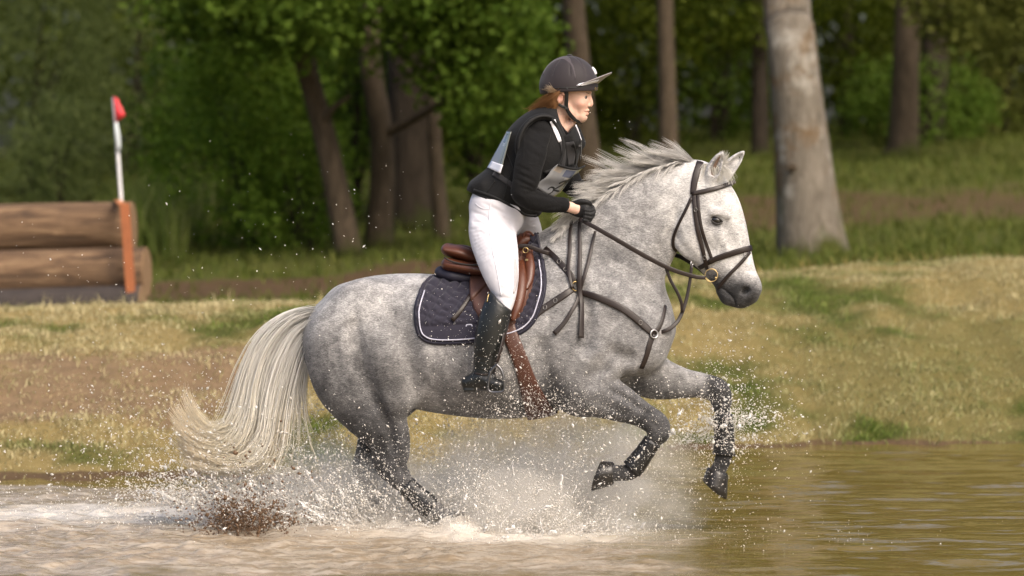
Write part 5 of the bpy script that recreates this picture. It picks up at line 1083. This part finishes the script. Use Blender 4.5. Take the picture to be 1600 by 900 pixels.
def log(p0, p1, r, mat, seed):
    V, Q = trunk_vq(np.linspace(p0, p1, 4) - fb, [r * 1.02, r, r * 1.0, r * .98], 20, 0, .03, seed); o = obj_np('log', V, Q, mat, FEN)
    d = (p1 - p0) / np.linalg.norm(p1 - p0); e, Qe = sweep(np.array([p1 - fb + d * .0, p1 - fb + d * .012]), r * .97, r * .97, None, 20); obj_np('log_end', e, Qe, M_ENDW, o, False); return o
log(wpt(-330, 366, 31.2), wpt(206, 354, 31), .225, M_LOG, 1); log(wpt(-330, 441, 30.9), wpt(228, 425, 30.6), .222, M_LOG, 4); log(wpt(-330, 492, 30.6), wpt(222, 474, 30.3), .16, M_LOGD, 7)
def board(name, pts, w, th, mat, parent, org):
    p = np.array(pts); V, Q = sweep(crom(p, 6) - org, th, w, np.tile([0, -1., 0], (6, 1)), prof=np.array([(-1, -1), (-1, 1), (1, 1), (1, -1)]), cap=True); return obj_np(name, V, Q, mat, parent, False)
board('post', [wpt(195, 318, 30.3), wpt(200, 392, 30.25), wpt(206, 475, 30.2)], .04, .02, M_ORNG, FEN, fb)
obj_np('strap', *sweep(crom([wpt(196, 324, 30.3), wpt(186, 315, 30.6), wpt(184, 314, 31.0), wpt(190, 318, 31.4)], 12) - fb, .010, .04), simple('orange_webbing', (.45, .17, .06), .7), FEN)
FL = empty('marker_flag', tuple(wpt(190, 330, 31.2))); tag(FL, 'white pole with small red flag standing behind the log fence', 'flag'); fo = np.array(FL.location)
obj_np('pole', *sweep(np.linspace(wpt(192, 350, 31.2), wpt(178, 152, 31.2), 8) - fo, .0165, .0165), simple('white_plastic_pole', (.74, .74, .76), .4, .08, 20), FL)
obj_np('wrap', *sweep(crom([wpt(181, 190, 31.18), wpt(183.5, 212, 31.17), wpt(186, 236, 31.18)], 8) - fo, [.012, .018, .019, .02, .02, .019, .018, .012], [.014, .02, .022, .024, .024, .022, .02, .014]), simple('pale_tape_wrap', (.55, .60, .62), .6, .15, 30), FL)
c0, c1, c2, c3 = wpt(176, 150, 31.19), wpt(182, 153, 31.19), wpt(195, 180, 31.12), wpt(180, 192, 31.19); u = np.linspace(0, 1, 9); A = c0 + (c3 - c0) * u[:, None]; B = np.array([np.interp(u, [0, .15, .65, 1], [q[k] for q in (c1, c1 * .6 + c2 * .4, c2, c3)]) for k in range(3)]).T
G = np.stack([A, (A + B) / 2 + np.array([0, -.03, 0]), B + np.array([.004, .02, 0])], 1) - fo; G = np.concatenate([G, G + np.array([0, .006, 0])]).reshape(-1, 3)
Q = [(i * 3 + j, i * 3 + j + 1, i * 3 + j + 4, i * 3 + j + 3) for i in range(8) for j in range(2)] + [(27 + i * 3 + j, 27 + i * 3 + j + 3, 27 + i * 3 + j + 4, 27 + i * 3 + j + 1) for i in range(8) for j in range(2)]
obj_np('flag', G, np.array(Q), simple('red_flag_cloth', (.62, .035, .045), .6, .15, 20), FL)
# ================================================================ WATER
wx = np.concatenate([-np.geomspace(60, 3.6, 14), np.arange(-3.5, 3.51, .014), np.geomspace(3.6, 60, 14)])
wy = np.concatenate([-np.geomspace(60, 5.2, 12), np.arange(-5, -1.6, .03), np.arange(-1.6, 1.6, .015), np.arange(1.6, 6.6, .03)])
X, Y = np.meshgrid(wx, wy)
def foam_at(X, Y):
    p = np.stack([X, Y * 1.7, 0 * X], -1); n = fbm(p, 2.2, 61, 4) - .5
    e = sst(.95, -.15, X + .25 * Y + n * 1.1) * sst(1.9, .9, Y + n * .9) * sst(-2.6, -1.5, Y + n * .6)
    e2 = .75 * sst(-.2, -1.2, X + n) * sst(2.9, 2.2, Y + n * .6) * sst(-2.4, -1.6, Y)
    return np.clip(np.maximum(e, e2), 0, 1)
FO = foam_at(X, Y); p3 = np.stack([X, Y, 0 * X], -1)
def rip(X, Y):
    p = np.stack([X * 1.1, Y * 3.2, 0 * X], -1); q = np.stack([X * .55, Y * 2.2, 0 * X + 5], -1)
    return (fbm(p, 2.4, 71, 2) - .5) * .020 + (fbm(q, 1.6, 75, 2) - .5) * .024 + .003 * np.sin(Y * 19 + 1.5 * np.sin(X * 1.1) + X * .8)
Z = rip(X, Y) * sst(6.5, 4.5, Y)
ch = fbm(p3, 7, 81, 3); Z = Z + FO * ((ch - .5) * .035 + np.clip(fbm(p3, 12, 87, 3) - .5, 0, 1) * .04)
fx = [(P(735, 832, -.13), .16, .05), (P(610, 838, .13), .18, .07), (P(680, 835, -.05), .22, .05), (P(500, 835, 0), .35, .035)]
for c, s, a in fx:
    cx, cy = CA * c[0] + SA * c[1], -SA * c[0] + CA * c[1]; d = np.hypot(X - cx, (Y - cy)); Z = Z + a * np.exp(-(d / s) ** 2) * (.35 + 1.1 * fbm(p3, 11, 83, 2))
nx, ny = len(wx), len(wy); i = np.arange(ny - 1)[:, None] * nx; j = np.arange(nx - 1)[None]; WQ = np.stack([i + j, i + j + 1, i + nx + j + 1, i + nx + j], -1).reshape(-1, 4)
g = NT('muddy_pond_water'); v = g.coord(); fo = g.attr('foam')
fn = g.noise(5., 8, .68, g.mapv((1, 1.8, 1), v), .8); fk = g.ramp(g.math('ADD', fo, g.math('MULTIPLY', g.math('SUBTRACT', fn, .5), 1.1)), [(.30, (0, 0, 0)), (.85, (1, 1, 1))])
f2 = g.math('ADD', g.math('MULTIPLY', g.noise(1., 9, .72, g.mapv((3.2, 9, 3), v), 1.2), .6), g.math('MULTIPLY', g.noise(1., 8, .75, g.mapv((14, 30, 14), v), .6), .4)); st_ = g.math('MULTIPLY', g.ramp(f2, [(.44, (0, 0, 0)), (.74, (1, 1, 1))]), fk)
body = g.mix(g.noise(1.2, 3, .5, v), (.115, .082, .019), (.155, .112, .032))
col = g.mix(fk, body, g.mix(g.noise(3, 4, .6, v), (.165, .120, .070), (.27, .21, .14))); col = g.mix(st_, col, (.58, .52, .44)); col = g.mix(g.math('MULTIPLY', g.attr('white'), g.ramp(fn, [(.25, (.35, .35, .35)), (.6, (1, 1, 1))])), col, (.82, .79, .74))
g.bump(g.math('ADD', g.math('MULTIPLY', g.noise(9, 3, .5, g.mapv((.7, 2.4, 1), v)), .35), g.math('MULTIPLY', g.noise(30, 4, .6, v), g.math('MULTIPLY', fo, .5))), .30, .03)
M_WATER = g.fin(col, g.math('ADD', g.math('MULTIPLY_ADD', fk, .14, .035), g.math('MULTIPLY', st_, .4)), **{'IOR': 1.33, 'Specular IOR Level': .5})
wo_ = obj_np('water', np.stack([X, Y, Z], -1).reshape(-1, 3), WQ, M_WATER); wo_['kind'] = 'structure'; vcol(wo_, 'foam', FO.ravel()); wh = sum(np.exp(-(((X - wc[0]) / wc[2]) ** 2 + ((Y - wc[1]) / wc[3]) ** 2)) for wc in ((-.1, .1, .55, .4), (-.7, .25, .6, .35), (.15, -.2, .5, .3), (-1.9, .9, 1.2, .5))) * .6; vcol(wo_, 'white', np.clip(wh, 0, 1).ravel())
# ---------------------------------------------------------------- spray
def drops_vq(pos, r, axis_, st, octa=True):
    n = len(pos); a = axis_ / (np.linalg.norm(axis_, axis=1)[:, None] + 1e-9); b = np.cross(a, [.3, .8, .52]); b /= np.linalg.norm(b, axis=1)[:, None] + 1e-9; c = np.cross(a, b)
    r = r[:, None]; e = (r[:, 0] * st)[:, None]
    if octa:
        V = np.stack([pos + a * e, pos - a * e, pos + b * r, pos - b * r, pos + c * r, pos - c * r], 1).reshape(-1, 3); F = np.array([(0, 2, 4), (0, 4, 3), (0, 3, 5), (0, 5, 2), (1, 4, 2), (1, 3, 4), (1, 5, 3), (1, 2, 5)]); m = 6
    else:
        V = np.stack([pos + a * e, pos - a * e, pos + b * r, pos - b * .5 * r + c * .87 * r, pos - b * .5 * r - c * .87 * r], 1).reshape(-1, 3); F = np.array([(0, 2, 3), (0, 3, 4), (0, 4, 2), (1, 3, 2), (1, 4, 3), (1, 2, 4)]); m = 5
    return V, (np.arange(n)[:, None, None] * m + F[None]).reshape(-1, 3)
RS = np.random.default_rng(404)
def jets(src, ang, length, nj, per, lat, latsp, size, fall=.35, wid=6.):
    # threads of drops thrown from src (px); each thread bends down under gravity
    pos, ax, rr = [], [], []
    for _ in range(nj):
        a = math.radians(RS.uniform(*ang)); L = RS.uniform(*length) * (.55 + .45 * math.sin(a) if True else 1); s = np.array(src) + RS.normal(0, [34, 5]); n = max(3, int(per * RS.uniform(.4, 1.6))); t = RS.uniform(0, 1, n) ** RS.uniform(.7, 1.8)
        dx, dy = math.cos(a), -math.sin(a); x = s[0] + dx * L * t + RS.normal(0, 1, n) * wid * (.15 + t); y = s[1] + dy * L * t + fall * L * t * t + RS.normal(0, 1, n) * wid * (.15 + t)
        l0 = lat + RS.normal(0, latsp); l1 = l0 + RS.normal(0, latsp); q = P(x, y, l0 + (l1 - l0) * t + RS.normal(0, .012, n)); pos.append(q)
        d = np.stack([dx + 0 * t, RS.normal(0, .2, n), -(dy + 2 * fall * t)], 1) + RS.normal(0, .35, (n, 3)); ax.append(d); rr.append(size * np.exp(RS.normal(0, .5, n)))
    return np.vstack(pos), np.vstack(ax), np.concatenate(rr)
def cloud(c, s, n, lat, latsp, size, sg=.5):
    x = RS.normal(c[0], s[0], n); y = RS.normal(c[1], s[1], n); return P(x, y, RS.normal(lat, latsp, n)), RS.normal(0, 1, (n, 3)), size * np.exp(RS.normal(0, sg, n))
J = [jets((650, 845), (50, 150), (60, 200), 260, 60, .12, .10, .0014), jets((780, 848), (18, 95), (70, 250), 420, 75, .0, .14, .0014), jets((785, 848), (40, 95), (50, 160), 240, 90, -.1, .08, .0014, .3, 5), jets((860, 835), (20, 80), (60, 190), 130, 45, -.05, .18, .0015),
     jets((540, 838), (95, 160), (80, 300), 230, 45, 0, .18, .0018), jets((420, 820), (70, 165), (50, 230), 150, 36, 0, .18, .0019, .5), jets((700, 840), (60, 120), (120, 330), 120, 34, -.1, .25, .0016, .3),
     jets((300, 790), (80, 160), (40, 190), 60, 26, 0, .2, .0021, .5, 9), jets((1105, 690), (10, 95), (40, 150), 60, 26, .12, .12, .0017, .5, 8), jets((1150, 660), (20, 110), (20, 90), 50, 20, .12, .1, .0019, .5, 9),
     cloud((720, 780), (130, 46), 34000, .14, .14, .0010), cloud((880, 745), (110, 58), 20000, .08, .16, .0010), cloud((770, 820), (105, 20), 18000, .0, .2, .0011), cloud((800, 790), (48, 30), 14000, .0, .12, .0011), cloud((640, 720), (70, 55), 2200, -.2, .1, .0011), cloud((560, 800), (120, 28), 11000, .08, .18, .0012),
     cloud((960, 690), (70, 45), 3000, -.18, .12, .0015), cloud((1120, 650), (38, 55), 2600, .12, .12, .0017), cloud((780, 575), (40, 45), 1300, -.40, .03, .0011), cloud((850, 640), (60, 26), 2600, -.3, .06, .0012), cloud((700, 500), (50, 40), 140, -.42, .03, .0010),
     cloud((380, 690), (90, 55), 2600, 0, .2, .0017), cloud((480, 690), (60, 45), 1800, .05, .2, .0016), cloud((220, 700), (100, 60), 1000, 0, .3, .0018), jets((330, 780), (95, 150), (80, 230), 40, 30, -.1, .15, .0022, .45, 5), jets((600, 800), (100, 140), (90, 220), 50, 34, -.2, .12, .0018, .35, 4), cloud((560, 350), (120, 70), 110, 0, .3, .0014), cloud((230, 440), (160, 70), 170, 0, .3, .0014), cloud((960, 215), (25, 25), 14, 0, .2, .0015), cloud((900, 850), (230, 18), 2600, -.1, .4, .0013), cloud((300, 800), (190, 30), 4000, 0, .35, .0016), cloud((1210, 640), (60, 70), 260, .1, .15, .0017)]
pos = np.vstack([q[0] for q in J]); ax_ = np.vstack([q[1] for q in J]); rr = np.clip(np.concatenate([q[2] for q in J]), .0007, .0075)
k = pos[:, 2] > -.01; pos, ax_, rr = pos[k], ax_[k], rr[k]; st = RS.uniform(1., 2.6, len(pos))
big = rr > .0022
g = NT('splashed_water_drops'); r = g.n('NewGeometry').outputs['Random Per Island']; c = g.mix(r, (.80, .76, .70), (.98, .97, .95)); g.fin(c, .12, **{'Specular IOR Level': .6, 'IOR': 1.33})
tr = g.n('BsdfTranslucent'); g.set(tr.inputs[0], c); mx = g.n('MixShader'); mx.inputs[0].default_value = .45; g.t.links.new(g.b.outputs[0], mx.inputs[1]); g.t.links.new(tr.outputs[0], mx.inputs[2]); g.t.links.new(mx.outputs[0], g.out.inputs[0])
def wrot(V): return np.stack([CA * V[:, 0] + SA * V[:, 1], -SA * V[:, 0] + CA * V[:, 1], V[:, 2]], 1)
V, F = joinm([drops_vq(pos[big], rr[big], ax_[big], st[big]), drops_vq(pos[~big], rr[~big], ax_[~big], st[~big], False)])
sp = obj_np('water_spray', wrot(V), F, g.m); sp['kind'] = 'stuff'; sp['label'] = 'white spray of water drops thrown up around the horse legs'; sp['category'] = 'spray'
# ropes and torn sheets of water between the drops
def ropes(src, ang, length, n, lat, latsp, r0, fall):
    out = []
    for _ in range(n):
        a = math.radians(RS.uniform(*ang)); L = RS.uniform(*length); s = np.array(src) + RS.normal(0, [40, 5]); t0 = RS.uniform(0, .6); t = np.linspace(t0, min(1, t0 + RS.uniform(.04, .20)), 12)
        x = s[0] + math.cos(a) * L * t + np.cumsum(RS.normal(0, 1.2, 12)); y = s[1] - math.sin(a) * L * t + fall * L * t * t + np.cumsum(RS.normal(0, .9, 12)); l = lat + RS.normal(0, latsp) + RS.normal(0, .05) * t
        w_ = r0 * RS.uniform(.4, 2.6) * np.sin(np.linspace(.15, 3.0, 12)) ** .6 * np.exp(RS.normal(0, .35, 12)); out.append(sweep(P(x, y, l), w_ * .6, w_ * RS.uniform(.8, 2.4), None, 6))
    return out
rp = ropes((650, 848), (55, 150), (60, 200), 150, .05, .16, .0032, .35) + ropes((785, 850), (20, 100), (60, 240), 260, -.02, .14, .0034, .35) + ropes((520, 842), (95, 160), (80, 280), 140, .0, .16, .0032, .4) + ropes((330, 800), (85, 155), (40, 200), 50, 0, .15, .0028, .5) + ropes((1120, 680), (15, 95), (40, 120), 26, .12, .1, .0026, .5) + ropes((900, 840), (20, 80), (50, 160), 50, 0, .15, .0026, .4)
g2 = NT('clear_splash_water'); g2.fin((.97, .96, .94), .03, **{'Transmission Weight': .45, 'IOR': 1.33, 'Specular IOR Level': .6})
V, Q = joinm(rp); ro = obj_np('water_ropes', wrot(V), Q, g2.m); ro['kind'] = 'stuff'; ro['label'] = 'torn ropes and sheets of clear water in the splash'; ro['category'] = 'splash'
m1 = cloud((378, 812), (32, 18), 1000, -.3, .08, .0034, .5); m2 = jets((380, 838), (35, 140), (30, 135), 120, 24, -.3, .1, .0030, .3, 9); m3 = cloud((415, 760), (50, 38), 260, -.3, .1, .0026, .6)
pos = np.vstack([m1[0], m2[0], m3[0]]); V, F = drops_vq(pos, np.concatenate([m1[2], m2[2], m3[2]]), np.vstack([m1[1], m2[1], m3[1]]), RS.uniform(.7, 1.8, len(pos)))
mu = obj_np('mud_splash', wrot(V), F, simple('wet_brown_mud', (.13, .075, .038), .4, .5, 30)); mu['kind'] = 'stuff'; mu['label'] = 'brown clods of mud kicked up behind the horse'; mu['category'] = 'mud'

# fine mist hanging in the splash: a closed cloud of even-coloured droplets too small to see singly
g = NT('splash_mist_vapour'); g.t.nodes.remove(g.b); v = g.coord('Generated'); d = g.n('VectorMath', operation='DISTANCE'); g.set(d.inputs[0], v); d.inputs[1].default_value = (.5, .5, .36)
fall = g.ramp(d.outputs['Value'], [(.04, (1, 1, 1)), (.2, (.45, .45, .45)), (.44, (0, 0, 0))]); nz_ = g.ramp(g.noise(5.5, 4, .6, g.coord('Object'), .5), [(.36, (0, 0, 0)), (.68, (1, 1, 1))])
pv_ = g.n('VolumePrincipled', {'Color': (.98, .96, .93, 1), 'Anisotropy': .2}); g.set(pv_.inputs['Density'], g.math('MULTIPLY', g.math('MULTIPLY', fall, nz_), 24.0)); g.t.links.new(pv_.outputs[0], g.out.inputs['Volume'])
for lab, c, r in (('faint mist between the hind legs and the forelegs', P(870, 715, .1), (.85, .30, .56)), ('faint mist behind the tail', P(500, 760, .1), (.75, .30, .48)), ('pale mist over the splash of the hind hooves', P(700, 775, .14), (.95, .34, .44)), ('thin pale mist ahead of the hind hooves', P(850, 775, .05), (.60, .34, .40))):
    V, Q = uvs((0, 0, 0), 1., *r, n=24, m=14); mo = obj_np('splash_mist', V, Q, g.m); mo.location = wrot(c[None])[0]; mo['kind'] = 'stuff'; mo['label'] = lab; mo['category'] = 'mist'

gp = g.m.copy(); gp.name = 'dense_splash_plume'
for nd in gp.node_tree.nodes:
    if nd.type == 'MATH' and abs(nd.inputs[1].default_value - 24.) < .01: nd.inputs[1].default_value = 160.
for lab, c, r in (('bright white plume bursting up ahead of the near hind hoof', P(805, 795, -.12), (.36, .22, .34)), ('white burst around the far hind hoof', P(600, 825, .12), (.36, .2, .2)), ('low white burst behind the hind hooves', P(480, 830, .05), (.5, .24, .17))):
    V, Q = uvs((0, 0, 0), 1., *r, n=24, m=14); mo = obj_np('splash_plume', V, Q, gp); mo.location = wrot(c[None])[0]; mo['kind'] = 'stuff'; mo['label'] = lab; mo['category'] = 'plume'
